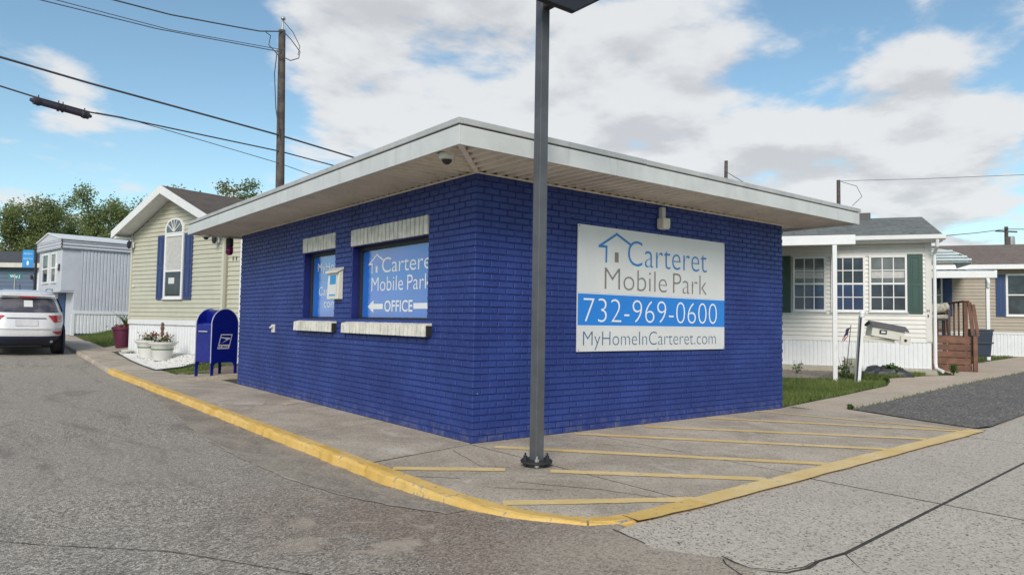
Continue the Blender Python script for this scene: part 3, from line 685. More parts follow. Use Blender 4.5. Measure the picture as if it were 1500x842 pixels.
# roof
roof = bpy.data.objects.new('roof', None); COL.objects.link(roof); roof.parent = office
X0, Y0, X1, Y1 = -.775, -.835, 6.22, 8.05
deck = MB().box(X0+.03, Y0+.03, 2.745, X1-.03, Y1-.03, 2.90).build('roof_deck', 'roof_membrane', roof)  # deck colour darkened so the gap below the drip edge reads as shade
for (p, q) in [((X0, Y0, X0+.022, Y1), 'fascia_board'), ((X0+.022, Y0, X1, Y0+.022), 'fascia_board'), ((X1-.022, Y0+.022, X1, Y1), 'fascia_board'), ((X0+.022, Y1-.022, X1-.022, Y1), 'fascia_board')]:
    MB().box(p[0], p[1], 2.695, p[2], p[3], 2.862).build(q, 'fascia_white', roof, bevel=.003)
e = .014
def drip(x0, y0, x1, y1):
    L = max(x1-x0, y1-y0); n = max(1, round(L/2.6)); lx = (x1-x0) > (y1-y0)
    for k in range(n):
        a, b = k/n, (k+1)/n; q = .002; j = rnd.uniform(-.003, .003)
        if lx: MB().box(x0+(x1-x0)*a+q, y0+j, 2.873+j, x0+(x1-x0)*b-q, y1, 2.925+j).build('drip_edge', 'drip_metal', roof, bevel=.004)
        else: MB().box(x0+j, y0+(y1-y0)*a+q, 2.873+j, x1, y0+(y1-y0)*b-q, 2.925+j).build('drip_edge', 'drip_metal', roof, bevel=.004)
for p in [(X0-e, Y0-e, X0+.03, Y1+e), (X0+.03, Y0-e, X1+e, Y0+.03), (X1-.03, Y0+.03, X1+e, Y1+e), (X0+.03, Y1-.03, X1-.03, Y1+e)]: drip(*p)
sof = MB().box(X0+.022, Y0+.022, 2.735, X1-.022, Y1-.022, 2.744).build('soffit', 'soffit', office)
def slat(p, sx0, sx1, along):
    """one soffit board, 3 mm V joints, running from fascia to wall"""
    w = .136; prof = [(.0, 2.734), (.0, 2.698), (w*.80, 2.720), (w*.84, 2.733), (w, 2.733), (w, 2.734)]
    V = []
    for (t, end) in ((0, 0), (1, 1)):
        for k, z in prof:
            if along == 'y': V.append((p+k, sx0(p+k) if not t else sx1(p+k), z))
            else: V.append((sx0(p+k) if not t else sx1(p+k), p+k, z))
    n = len(prof)
    F = [(i, (i+1) % n, n+(i+1) % n, n+i) for i in range(n)]+[tuple(range(n-1, -1, -1)), tuple(range(n, 2*n))]
    MB().add(V, F).build('slat', 'soffit', sof)
dg = lambda t: X0+(t-Y0)*(0-X0)/(0-Y0)                          # the hip line
p = Y0+.03
while p < Y1-.16:
    slat(p, lambda y: X0+.024, lambda y: min(-.002, max(X0+.03, dg(y)-.02)), 'x'); p += .139
p = X0+.05
while p < X1-.17:
    slat(p, lambda x: Y0+.024, lambda x: min(-.002, max(Y0+.03, Y0+(x-X0)*(-Y0)/(-X0)-.02)), 'y'); p += .139
MB().beam((X0+.02, Y0+.02, 2.703), (-.004, -.004, 2.703), .05, .016).build('hip_trim', 'soffit', roof)
wt = MB(); wt.box(-.016, -.016, 2.688, LX, -.001, 2.7035); wt.box(-.016, -.001, 2.688, -.001, LY, 2.7035); wt.build('wall_trim', 'soffit', roof)

# the big sign on the right wall
sg = thing('wall_sign', 'large grey and blue mobile park signboard with phone number on the blue brick wall', 'sign', (1.385, -.022, .885))
MB().box(0, 0, 0, 2.725, .018, 1.43).build('panel', 'sign_grey', sg, bevel=.003)
MB().add([(.004, -.0015, .288), (2.721, -.0015, .288), (2.721, -.0015, .662), (.004, -.0015, .662)], [(0, 1, 2, 3)]).build('blue_band', 'sign_blue', sg)
wl = MB()
for z in (.290, .655): wl.add([(.004, -.0025, z-.004), (2.721, -.0025, z-.004), (2.721, -.0025, z+.004), (.004, -.0025, z+.004)], [(0, 1, 2, 3)])
wl.build('white_rule', 'print_white', sg)
text('lettering', sg, 'Carteret', 'print_blue', .812, 1.012, 1.52, .295, weight=-.015); text('lettering', sg, 'Mobile', 'print_grey', .425, .718, 1.10, .245, weight=-.017); text('lettering', sg, 'Park', 'print_grey', 1.645, .718, .685, .245, weight=-.017)
text('lettering', sg, '732-969-0600', 'print_white', .090, .338, 2.46, .262, -.0045, weight=-.021); text('lettering', sg, 'MyHomeInCarteret.com', 'print_navy', .090, .072, 2.44, .155, weight=-.018)
strokes('house_emblem', sg, [[(.335, 1.205), (.62, 1.365), (.845, 1.265)], [(.335, 1.205), (.45, 1.205), (.445, 1.035)]], .027, 'print_blue')
MB().add([(.588, -.003, 1.035), (.652, -.003, 1.035), (.652, -.003, 1.15), (.588, -.003, 1.15)], [(0, 1, 2, 3)]).build('emblem_door', 'print_grey', sg)
for x in (.02, 1.36, 2.70):
    for z in (.02, 1.41): MB().tube([(x, 0, z), (x, -.006, z)], .009, 8).build('screw', 'galvanised', sg)
# prints behind the two windows
def window_print(label, w):
    a, b, z0, z1 = w
    o = thing('window_sign', label, 'sign', (0, LY, 0), -math.pi/2)
    MB().box(LY-b+.052, .1405, z0+.045, LY-a-.052, .1455, z1-.06).build('panel', 'window_sign_blue', o); return o
yl = lambda y: LY-y
ws = window_print('blue office window sign with white arrow pointing left', WIN[0])
text('lettering', ws, 'Carteret', 'print_white', yl(2.225), 1.795, 1.30, .185, .138, weight=-.004); text('lettering', ws, 'Mobile', 'print_white', yl(2.50), 1.567, .82, .175, .138, weight=-.006); text('lettering', ws, 'Park', 'print_white', yl(1.585), 1.567, .53, .175, .138, weight=-.006)
text('lettering', ws, 'OFFICE', 'print_white', yl(2.14), 1.305, .69, .138, .138, weight=.012)
ar = [(yl(2.59), 1.372), (yl(2.43), 1.455), (yl(2.43), 1.405), (yl(2.18), 1.405), (yl(2.18), 1.338), (yl(2.43), 1.338), (yl(2.43), 1.288)]
MB().add([(x, .138, z) for x, z in ar], [(0, 6, 5, 4, 3, 2, 1)]).build('arrow', 'print_white', ws)
MB().add([(yl(1.43), .138, 1.338), (yl(.97), .138, 1.338), (yl(.97), .138, 1.405), (yl(1.43), .138, 1.405)], [(0, 1, 2, 3)]).build('arrow', 'print_white', ws)
strokes('house_emblem', ws, [[(yl(2.58), 1.915), (yl(2.37), 2.03), (yl(2.20), 1.955)], [(yl(2.58), 1.915), (yl(2.49), 1.915), (yl(2.49), 1.80)]], .022, 'print_white', .138)
MB().add([(yl(2.395), .138, 1.80), (yl(2.345), .138, 1.80), (yl(2.345), .138, 1.885), (yl(2.395), .138, 1.885)], [(0, 1, 2, 3)]).build('emblem_door', 'print_white', ws)
ws = window_print('narrow blue window sign with a web address, partly behind a leaflet box', WIN[1])
cx = yl(3.80)
text('lettering', ws, 'MyHome', 'print_white', cx, 1.895, .86, .12, .138, weight=-.008, align='C'); text('lettering', ws, 'In', 'print_white', cx+.02, 1.72, None, .12, .138, weight=-.008, align='C')
text('lettering', ws, 'Carteret.', 'print_white', cx+.03, 1.545, .80, .12, .138, weight=-.008, align='C'); text('lettering', ws, 'com', 'print_white', cx+.02, 1.37, .40, .12, .138, weight=-.008, align='C')
# leaflet box between the windows
lb = thing('leaflet_box', 'small cream leaflet box with blue notice hung between the windows', 'leaflet box', (0, LY, 0), -math.pi/2)
xl = yl(3.40)
MB().prism([(0, 0), (-.075, 0), (-.06, .36), (0, .40)], xl, xl+.35, 'yz').build('body', 'plastic_cream', lb, bevel=.006, loc=(0, -.001, 1.47))
MB().prism([(.0, .402), (-.10, .352), (-.10, .372), (.0, .43)], xl-.012, xl+.362, 'yz').build('lid', 'plastic_cream', lb, loc=(0, -.001, 1.47))
def leafpanel(z0, z1, mat, name, x0=.05, x1=.30, o=.003):
    f = lambda z: -.076+.015*z/.36-o
    MB().add([(xl+x0, f(z0), 1.47+z0), (xl+x1, f(z0), 1.47+z0), (xl+x1, f(z1), 1.47+z1), (xl+x0, f(z1), 1.47+z1)], [(0, 1, 2, 3)]).build(name, mat, lb)
leafpanel(.03, .335, 'sign_grey', 'notice'); leafpanel(.20, .325, 'banner_blue', 'notice_header', .08, .27, .005); leafpanel(.045, .065, 'banner_blue', 'notice_footer', .08, .27, .005)
# small fixtures on the office
oc = thing('outlet_cover', 'small white weatherproof outlet cover low on the blue wall', 'outlet', (0, LY, 0), -math.pi/2)
x = yl(5.60); MB().box(x-.05, -.03, .97, x+.05, .004, 1.10).build('cover', 'cam_white', oc, bevel=.008); MB().prism([(-.028, 1.09), (-.07, 1.05), (-.066, 1.04), (-.028, 1.07)], x-.04, x+.04, 'yz').build('flap', 'cam_white', oc)
wlp = thing('wall_light', 'cream floodlight on a blue bracket above the signboard', 'wall light', (2.80, 0, 0))
MB().box(-.025, -.055, 2.515, .045, .004, 2.655).build('bracket', 'trailer_lilac', wlp, bevel=.006); MB().box(-.085, -.13, 2.385, .045, -.02, 2.51).build('housing', 'lamp_cream', wlp, bevel=.012)
MB().box(-.07, -.12, 2.377, .03, -.03, 2.386).build('lens', 'sign_grey', wlp)
def dome(label, x, y):
    d = thing('dome_camera', label, 'camera', (x, y, 2.703), 0, 'dome cameras under the eaves')
    MB().lathe([(.075, 0), (.075, -.035), (.068, -.052), (.05, -.055)]).build('housing', 'cam_white', d, smooth=True); MB().ball((0, 0, -.05), .048, .048, .048, 14, 8).build('lens_dome', 'plastic_black', d, smooth=True)
dome('white dome camera under the near corner of the eaves', -.64, -.44); dome('dome camera under the far left end of the eaves', -.52, 7.80)

# ---------------------------------------------------------------- lamp post
lp = thing('lamp_post', 'tall square grey steel lamp post standing in front of the brick corner', 'lamp post', (-.155, -1.17, .0))
MB().box(-.044, -.044, .03, .044, .044, 4.45).build('pole', 'pole_metal', lp, bevel=.006)
MB().lathe([(.128, 0), (.135, .004), (.135, .020), (.128, .025)], (0, 0, .03), 28).build('base_plate', 'black_steel', lp, smooth=True)
MB().lathe([(.10, 0), (.10, .03)], (0, 0, .001), 20).build('grout_pad', 'black_steel', lp)
for k in range(6):
    a = k*math.pi/3+.9; c = (.108*math.cos(a), .108*math.sin(a)); m_ = 'galvanised' if k == 3 else 'black_steel'
    bo = MB().tube([(*c, .003), (*c, .10)], .008, 8).build('bolt', m_, lp)
    MB().lathe([(.019, 0), (.019, .020)], (*c, .056), 6).build('nut', m_, bo); MB().lathe([(.019, 0), (.019, .014)], (*c, .012), 6).build('nut', m_, bo)
hd = MB().box(-.221, -.86, 3.888, .221, -.13, 3.985).build('lamp_head', 'black_steel', lp, bevel=.015)
MB().box(-.175, -.82, 3.880, .175, -.22, 3.889).build('lens', 'lamp_lens', hd)
MB().box(-.035, -.15, 3.90, .035, -.04, 3.97).build('arm', 'black_steel', lp, bevel=.006)

# ---------------------------------------------------------------- blue collection mailbox; local x right, y back, logo side faces -y
mbx = thing('collection_mailbox', 'blue arched-top street mailbox on four legs beside the office', 'mailbox', (.085, 9.06, .0), R(21))
MW, MD = .60, .50
def side_plate(y0, y1):
    n = 14; hw = MW/2
    top = [(hw*math.cos(math.pi*k/n), 1.06+hw*math.sin(math.pi*k/n)) for k in range(n+1)]
    arch = [(-hw+.065, .0), (-hw+.065, .235), (-hw+.09, .285), (-hw+.14, .305), (hw-.14, .305), (hw-.09, .285), (hw-.065, .235), (hw-.065, .0)]
    return MB().prism(top+[(-hw, 0)]+arch+[(hw, 0)], y0, y1)
side_plate(-MD/2, -MD/2+.018).build('side_panel', 'mailbox_blue', mbx, bevel=.003); side_plate(MD/2-.018, MD/2).build('side_panel', 'mailbox_blue', mbx, bevel=.003)
for sy in (-1, 1):
    n = 14; hw = MW/2+.004; y = sy*(MD/2-.009)
    MB().tube([(-hw, y, .30)]+[(hw*math.cos(math.pi*(n-k)/n), y, 1.06+hw*math.sin(math.pi*(n-k)/n)) for k in range(n+1)]+[(hw, y, .30)], .011, 6).build('rim', 'mailbox_grey_edge', mbx, smooth=True)
bd = MB(); bd.box(-MW/2+.012, -MD/2+.02, .31, MW/2-.012, MD/2-.02, 1.0)
n = 10; hw = MW/2-.012
bd.prism([(hw, 1.0)]+[(hw*math.cos(math.pi*.62*k/n), 1.06+hw*math.sin(math.pi*.62*k/n)) for k in range(n+1)]+[(-.06, 1.0)], -MD/2+.02, MD/2-.02)
bd.build('body', 'mailbox_blue', mbx)
dr = MB().prism([(-MW/2-.004, .90), (-MW/2-.004, 1.045), (-MW/2+.03, 1.075), (-.08, 1.10), (-.08, 1.0), (-MW/2+.012, .90)], -MD/2+.022, MD/2-.022).build('drop_door', 'mailbox_blue', mbx, bevel=.004)
MB().tube([(-MW/2-.02, -.13, .915), (-MW/2-.02, .13, .915)], .012, 8).build('handle', 'mailbox_grey_edge', dr)
MB().box(-MW/2-.004, -MD/2+.03, .33, -MW/2+.013, MD/2-.03, .885).build('front_panel', 'mailbox_blue', mbx, bevel=.003)
lz = lambda x, z: (x+(z-.72)*.25, -MD/2-.003, z)
def lpoly(name, pts, mat, par, off=0): return MB().add([(lz(x, z)[0], -MD/2-.003-off, z) for x, z in pts], [tuple(range(len(pts)))]).build(name, mat, par)
lg = lpoly('emblem', [(-.135, .575), (.135, .575), (.135, .865), (-.135, .865)], 'mail_logo', mbx)
lpoly('emblem_field', [(-.115, .66), (.115, .66), (.115, .845), (-.115, .845)], 'mailbox_blue', lg, .001)
lpoly('emblem_eagle', [(-.115, .812), (-.02, .80), (.10, .795), (.108, .77), (.06, .755), (-.09, .672), (.02, .752), (-.012, .775), (-.115, .79)], 'mail_logo', lg, .002)
tx = text('lettering', mbx, 'US MAIL', 'mailbox_blue', -.155, .592, .24, .05, -MD/2-.005, .01)
for x in (-1, 1):
    for y in (-1, 1): MB().box(x*(MW/2-.033)-.045, y*(MD/2-.012)-.03, .0, x*(MW/2-.033)+.045, y*(MD/2-.012)+.03, .012).build('foot_plate', 'mailbox_blue', mbx)

# ---------------------------------------------------------------- house pieces shared by the mobile homes
def siding(name, mat, parent, x0, x1, z0, z1, pitch=.114, y=0.0, top=None):
    """horizontal lap boards; top(z) may narrow them to a gable"""
    mb = MB(); z = z0
    while z < z1-.005:
        a = min(z+pitch, z1); xa, xb = (x0, x1) if top is None else top(z, x0, x1); xc, xd = (x0, x1) if top is None else top(a, x0, x1)
        if xb-xa > .02:
            m = z+pitch*.5
            mb.add([(xa, y, z), (xb, y, z), (xb, y-.026, z+.005), (xa, y-.026, z+.005), (xd, y-.004, a), (xc, y-.004, a)], [(0, 3, 2, 1), (3, 2, 4, 5)][:2])
            mb.f[-1] = tuple(reversed(mb.f[-1])); mb.f[-1] = tuple(reversed(mb.f[-1]))
        z = a
    return mb.build(name, mat, parent)
def ribbed(name, mat, parent, x0, x1, z0, z1, pitch=.11, depth=.014, y=0.0):
    mb = MB(); n = max(1, int((x1-x0)/pitch)); P = []
    for i in range(n):
        a = x0+(x1-x0)*i/n; d = (x1-x0)/n; P += [(a, y), (a+d*.62, y), (a+d*.72, y+depth), (a+d*.90, y+depth)]
    P.append((x1, y))
    V = [(px, py, z0) for px, py in P]+[(px, py, z1) for px, py in P]; k = len(P)
    return mb.add(V, [(i, i+1, k+i+1, k+i) for i in range(k-1)]).build(name, mat, parent)
def shutter(parent, x0, x1, z0, z1, mat, y=-.02):
    o = MB().box(x0, y-.030, z0, x1, y, z1).build('shutter', mat, parent, bevel=.004); zm = (z0+z1)/2; b = (x1-x0)*.2
    for (a, c) in ((z0+.08, zm-.04), (zm+.04, z1-.08)):
        f = MB()
        for q in [(x0+b, a, x0+b+.02, c), (x1-b-.02, a, x1-b, c), (x0+b+.02, a, x1-b-.02, a+.02), (x0+b+.02, c-.02, x1-b-.02, c)]: f.box(q[0], y-.040, q[1], q[2], y-.028, q[3])
        f.build('moulding', mat, o); MB().box(x0+b+.045, y-.037, a+.05, x1-b-.045, y-.0285, c-.05).build('raised_panel', mat, o, bevel=.004)
    return o
def window(parent, x0, x1, z0, z1, cols=1, rows=1, up='grey_glass', lo='dark_glass', frame='trim_white', fw_=.06, y=-.015, split=.5):
    """double-hung window; every pane is a piece of its own"""
    w = MB()
    for q in [(x0, z0, x0+fw_, z1), (x1-fw_, z0, x1, z1), (x0+fw_, z0, x1-fw_, z0+fw_), (x0+fw_, z1-fw_, x1-fw_, z1)]: w.box(q[0], y-.045, q[1], q[2], y, q[3])
    w = w.build('window', frame, parent, bevel=.004); zm = z0+fw_+(z1-z0-2*fw_)*split; a, b = x0+fw_, x1-fw_
    MB().box(a, y-.038, zm-.022, b, y-.004, zm+.022).build('rail', frame, w)
    MB().box(x0-.02, y-.07, z0-.022, x1+.02, y-.001, z0-.001).build('sill', frame, w)
    for (p, q, m_) in ((z0+fw_, zm-.022, lo), (zm+.022, z1-fw_, up)):
        for i in range(cols):
            for j in range(rows):
                xa = a+(b-a)*i/cols; xb = a+(b-a)*(i+1)/cols; za = p+(q-p)*j/rows; zb = p+(q-p)*(j+1)/rows
                MB().box(xa, y-.020, za, xb, y-.014, zb).build('pane', m_, w)
        g_ = MB()
        for i in range(1, cols): g_.box(a+(b-a)*i/cols-.011, y-.030, p, a+(b-a)*i/cols+.011, y-.0205, q)
        for j in range(1, rows): g_.box(a, y-.0285, p+(q-p)*j/rows-.011, b, y-.0200, p+(q-p)*j/rows+.011)
        if g_.v: g_.build('muntin', frame, w)
    return w
def rake_roof(name, mat, parent, x0, xm, x1, ze, zp, y0, y1, th=.10):
    """gable roof with the ridge along y"""
    return MB().prism([(x0, ze), (xm, zp), (x1, ze), (x1, ze-th), (xm, zp-th), (x0, ze-th)], y0, y1).build(name, mat, parent)
def carriage_lamp(parent, x, z, y=-.03):
    o = MB().box(x-.045, y-.03, z-.08, x+.045, y, z+.08).build('wall_lamp', 'trim_white', parent, bevel=.006)
    MB().lathe([(.03, -.11), (.055, -.06), (.06, .05), (.03, .09), (.012, .12)], (x, y-.12, z), 8).build('lantern', 'plastic_black', o); MB().tube([(x, y-.02, z+.05), (x, y-.12, z+.11)], .010, 6).build('bracket', 'plastic_black', o)
    return o

# cream mobile home behind the mailbox
hA = thing('cream_mobile_home', 'cream sided mobile home with white skirting and arched window behind the mailbox', 'house', (-.23, 16.57, 0), R(-73))
WX, HL, ZS, ZE, ZP = 4.50, 12.0, 1.08, 3.46, 4.45
core_ = MB().prism([(.01, -.1), (WX-.01, -.1), (WX-.01, ZE), (WX/2, ZP-.03), (.01, ZE)], .06, HL).build('wall', 'siding_cream', hA)
xm = WX/2
siding('siding', 'siding_cream', hA, .06, WX-.06, ZS, ZP-.02, .114, .03, lambda z, a, b: (a, b) if z < ZE else (a+(z-ZE)/(ZP-ZE)*(xm-a), b-(z-ZE)/(ZP-ZE)*(b-xm)))
for x in (0, WX-.09): MB().box(x, -.012, ZS, x+.09, .058, ZE).build('corner_trim', 'trim_cream', hA)
ribbed('skirting', 'vinyl_white', hA, 0, WX, .0, ZS-.11, .13, .014, .03); MB().box(-.01, -.012, ZS-.11, WX+.01, .058, ZS+.012).build('skirt_rail', 'vinyl_white', hA, bevel=.006)
MB().beam((1.2, -.02, .26), (WX, -.02, .17), .07, .06).build('base_board', 'box_cream', hA)
sh = .15
rf = rake_roof('roof', 'brown_shingles', hA, -.21, xm, WX+.21, ZE+.02-.21*(ZP-ZE)/xm+sh, ZP+sh, -.44, HL+.3, .09)
k = (ZP-ZE)/xm
for s_ in (-1, 1):
    xe = -.22 if s_ < 0 else WX+.22; ze = ZE+.02-.22*k+sh
    MB().prism([(xe, ze+.008), (xm, ZP+sh+.008), (xm, ZP+sh-.21), (xe, ze-.20)], -.468, -.442).build('barge_board', 'trim_white', hA)
    MB().prism([(xe+.02*-s_, ze-.13), (xm, ZP+sh-.13), (xm, ZP+sh-.10), (xe+.02*-s_, ze-.10)], -.441, .05).build('rake_soffit', 'trim_white', hA)
    xw = 0 if s_ < 0 else WX
    MB().box(min(xe, xw), -.43, ze-.20, max(xe, xw), .02, ze-.132).build('eave_return', 'trim_white', hA, bevel=.006)
    MB().box(xe-.02, -.43, ze-.17, xe+.02, HL, ze-.005).build('gutter', 'trim_white', hA)
wA = window(hA, 1.80, 2.70, 1.66, 3.38, 1, 1, 'curtain', 'dark_glass', 'trim_white', .07, .012, .42)
arch = [(1.80, 3.385), (1.80, 3.56), (1.93, 3.74), (2.12, 3.80), (2.38, 3.80), (2.57, 3.74), (2.70, 3.56), (2.70, 3.385)]
aw = MB().prism(arch, -.033, .012).build('arch_window', 'trim_white', hA)
MB().prism([(2.25+(x-2.25)*.82, 3.42+(z-3.385)*.80) for x, z in arch], -.036, -.0335).build('pane', 'grey_glass', aw)
sb = MB()
for a in (35, 65, 90, 115, 145): sb.beam((2.25, -.042, 3.43), (2.25+.34*math.cos(R(a)), -.042, 3.43+.34*math.sin(R(a))), .022, .01, (0, -1, 0))
sb.build('sunburst', 'trim_white', aw)
MB().box(2.02, -.011, 2.06, 2.30, -.009, 2.22).build('window_notice', 'sign_grey', wA)
shutter(hA, 1.43, 1.77, 1.64, 3.37, 'shutter_blue', .01); shutter(hA, 2.73, 3.10, 1.64, 3.37, 'shutter_blue', .01)
carriage_lamp(hA, .17, 3.18); carriage_lamp(hA, 4.28, 3.12); MB().box(.16, -.02, 2.0, .28, .012, 2.07).build('outlet', 'plastic_cream', hA)
# lean-to with the house number
MB().box(WX+.005, .14, -.1, WX+.62, 5, 3.25).build('annex_wall', 'siding_cream', hA); siding('annex_siding', 'siding_cream', hA, WX+.01, WX+.53, ZS, 3.25, .114, .12)
MB().box(WX+.53, .085, ZS, WX+.62, .137, 3.25).build('corner_trim', 'trim_white', hA); ribbed('annex_skirting', 'vinyl_white', hA, WX+.01, WX+.62, 0, ZS, .13, .014, .12)
MB().box(WX+.0, -.1, 3.26, WX+.75, 5, 3.36).build('annex_roof', 'trim_white', hA)
text('house_number', hA, '11', 'plastic_black', WX+.20, 2.56, .17, .15, .098, .02)
ln = thing('hanging_lantern', 'dark purple glass lantern hanging beneath the far eaves', 'lantern', (-.10, 7.80, 2.70))
ln.scale = (.8, .8, .75)
MB().tube([(0, 0, .0), (0, 0, -.03)], .008, 6).build('hook', 'plastic_black', ln); MB().lathe([(.02, -.03), (.075, -.05), (.085, -.10), (.085, -.24), (.07, -.25)], n=14).build('cap', 'plastic_black', ln, smooth=True)
MB().lathe([(.07, -.25), (.085, -.27), (.085, -.40), (.06, -.45), (.02, -.465)], n=14).build('globe', 'lantern_purple', ln, smooth=True)

# lilac-white trailer beyond it; local x runs back along the lot, y towards its far side
tr = thing('lilac_trailer', 'pale lilac ribbed metal trailer with white skirting and bay front', 'trailer', (-.65, 24.72, 0), R(9))
TL, TWd = 12.0, 3.0
MB().box(0, .02, .2, TL, TWd, 3.60).build('wall', 'trailer_lilac', tr); MB().box(-.43, .02, 2.08, -.001, TWd, 3.60).build('front_wall', 'trailer_lilac', tr)
ribbed('side_cladding', 'trailer_lilac', tr, .16, TL, 1.34, 3.62, .115, .022, -.02); ribbed('skirting', 'vinyl_white', tr, .02, TL, .5, 1.22, .115, .02, -.01)
MB().box(-.02, -.035, 1.22, TL, .018, 1.34).build('skirt_rail', 'vinyl_white', tr, bevel=.005); MB().box(-.06, -.03, .35, .04, .06, 1.22).build('corner_post', 'vinyl_white', tr)
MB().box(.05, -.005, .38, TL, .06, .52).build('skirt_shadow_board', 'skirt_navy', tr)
bnd = MB()
for i in range(3):
    z = 3.60+i*.115; bnd.prism([(-.05-.02, z), (-.05-.06, z+.05), (-.05, z+.115), (.02, z+.115), (.02, z)], -.46, TL, 'yz')
bnd.build('side_fascia', 'trailer_lilac', tr)
fb = MB()
for i in range(5):
    z = 3.60+i*.115; yo = max(0, (i-2))*.5; yo2 = max(0, (i-1.8))*.5
    if i < 3: fb.add([(-.50, -.10, z), (-.53, -.10, z+.06), (-.50, -.10, z+.113), (-.50, TWd+.08, z), (-.53, TWd+.08, z+.06), (-.50, TWd+.08, z+.113)], [(0, 1, 4, 3), (1, 2, 5, 4), (0, 3, 5, 2)])
fb.prism([(-.11, 3.945), (TWd/2, 4.22), (TWd+.09, 3.945)], -.52, -.47, 'yz'); fb.build('front_fascia', 'trailer_lilac', tr)
MB().prism([(-.14, 3.945), (TWd/2, 4.235), (TWd+.12, 3.945), (TWd+.12, 3.985), (TWd/2, 4.28), (-.14, 3.985)], -.56, TL, 'yz').build('roof', 'trim_white', tr)
# windows and door on the front face (facing -x)
ff = bpy.data.objects.new('bay_front', None); COL.objects.link(ff); ff.parent = tr; ff.location = (-.43, 0, 0); ff.rotation_euler = (0, 0, -math.pi/2)
def bay_window(x0, x1, z0, z1, up, lo):
    w = MB()
    for q in [(x0, z0, x0+.06, z1), (x1-.06, z0, x1, z1), (x0+.06, z0, x1-.06, z0+.06), (x0+.06, z1-.06, x1-.06, z1)]: w.box(q[0], -.05, q[1], q[2], -.002, q[3])
    w = w.build('window', 'trim_white', tr); w.location = (-.43, 0, 0); w.rotation_euler = (0, 0, -math.pi/2)
    zm = (z0+z1)/2; MB().box(x0+.06, -.04, zm-.03, x1-.06, -.01, zm+.03).build('rail', 'trim_white', w)
    MB().box(x0+.06, -.02, z0+.06, x1-.06, -.012, zm-.03).build('pane', lo, w); MB().box(x0+.06, -.02, zm+.03, x1-.06, -.012, z1-.06).build('pane', up, w)
bpy.data.objects.remove(ff)
bay_window(-1.30, -.62, 2.36, 3.50, 'grey_glass', 'grey_glass'); bay_window(-2.45, -1.62, 2.36, 3.50, 'dark_glass', 'dark_glass')
MB().box(-.46, .04, 2.02, -.002, TWd-.02, 2.079).build('bay_floor', 'trailer_lilac', tr); MB().box(-.03, 1.0, .7, .0, 1.9, 2.0).build('door', 'shutter_navy', tr)
lm = MB().box(-.47, .26, 2.80, -.431, .36, 3.05).build('porch_lamp', 'plastic_black', tr); MB().lathe([(.03, 0), (.05, .08), (.05, .2), (.02, .26)], (-.52, .31, 2.82), 8).build('globe', 'trim_white', lm)

# blue-grey house across the street, seen over the car
bh = thing('blue_grey_house', 'blue-grey sided house with dark roof seen over the parked car', 'house', (-.95, 35.0, 0), R(-40))
MB().box(-9, .02, 0, -.0, 6, 3.42).build('wall', 'siding_blue', bh); siding('siding', 'siding_blue', bh, -9, -.02, .9, 3.40, .20, .0)
MB().box(-.10, -.03, .4, .04, .05, 3.40).build('corner_trim', 'trim_white', bh); MB().box(-9.2, -.40, 3.40, .3, -.05, 3.62).build('eave_fascia', 'box_cream', bh)
MB().prism([(-.42, 3.63), (3, 4.45), (6.4, 3.63)], -9.2, .3, 'yz').build('roof', 'slate_shingles', bh); carriage_lamp(bh, -.3, 2.95, -.02); ribbed('skirting', 'vinyl_white', bh, -9, 0, .2, .88, .15, .014, -.002)
MB().box(.05, .6, .4, .9, 5, 3.3).build('side_wall', 'siding_cream', bh)

# banner on a dark pole, and the street-name sign
bp = thing('banner_pole', 'dark pole carrying a small blue park banner, behind the car', 'banner', (-1.47, 30.36, .45), R(-38))
MB().tube([(0, 0, 0), (0, 0, 3.75)], .05, 10).build('pole', 'black_steel', bp); bn = MB().box(-.57, -.012, 2.72, -.09, .012, 3.46).build('banner', 'banner_blue', bp)
MB().beam((-.58, 0, 3.48), (0, 0, 3.48), .02, .02).build('bracket', 'black_steel', bp); MB().beam((-.58, 0, 2.70), (0, 0, 2.70), .02, .02).build('bracket', 'black_steel', bp)
text('lettering', bp, 'Carteret', 'print_white', -.51, 3.28, .36, .06, -.014); text('lettering', bp, 'Mobile Park', 'print_white', -.53, 3.07, .40, .05, -.014)
MB().add([(-.38, -.015, 2.82), (-.29, -.015, 2.82), (-.29, -.015, 2.96), (-.335, -.015, 3.01), (-.38, -.015, 2.96)], [(0, 1, 2, 3, 4)]).build('house_emblem', 'print_white', bp)
ss = thing('street_sign', 'green street-name sign on a thin post, above the car roof', 'street sign', (-2.21, 29.62, .4), R(-38))
MB().tube([(0, 0, 0), (0, 0, 2.42)], .028, 8).build('post', 'galvanised', ss); MB().box(-.29, -.01, 2.24, .29, .01, 2.42).build('sign_plate', 'sign_green', ss, bevel=.004)
text('lettering', ss, 'Way J', 'print_white', -.20, 2.275, .40, .11, -.013, .02)

# ---------------------------------------------------------------- white sport utility car parked at the kerb, tail towards us
car = thing('parked_car', 'white sport utility car parked at the kerb with its tail towards the camera', 'car', (-2.58, 16.7, road_z(-2.6, 18.0)-.03), R(0.8))
car.rotation_euler.x = .033; car.scale = (1.03, 1.03, 1.04)
ZL = [.30, .42, .55, .70, .82, .95, 1.04, 1.10, 1.30, 1.48, 1.57, 1.63, 1.665]
WL = [.80, .885, .905, .91, .91, .905, .885, .86, .79, .715, .665, .58, .40]
YR = [.16, .05, .01, .0, .03, .07, .09, .13, .30, .47, .40, .55, .95]
YF = [4.2, 4.33, 4.38, 4.40, 4.36, 4.20, 3.75, 3.45, 3.0, 2.62, 2.5, 2.35, 2.0]
def ci(z, T): return float(np.interp(z, ZL, T))
def rear_y(x, z):
    w, a, b = ci(z, WL), ci(z, YR), ci(z, YF); n = 4.2; L = (b-a)/2
    return (a+b)/2-L*(max(0, 1-min(1, abs(x)/w)**n))**(1/n)
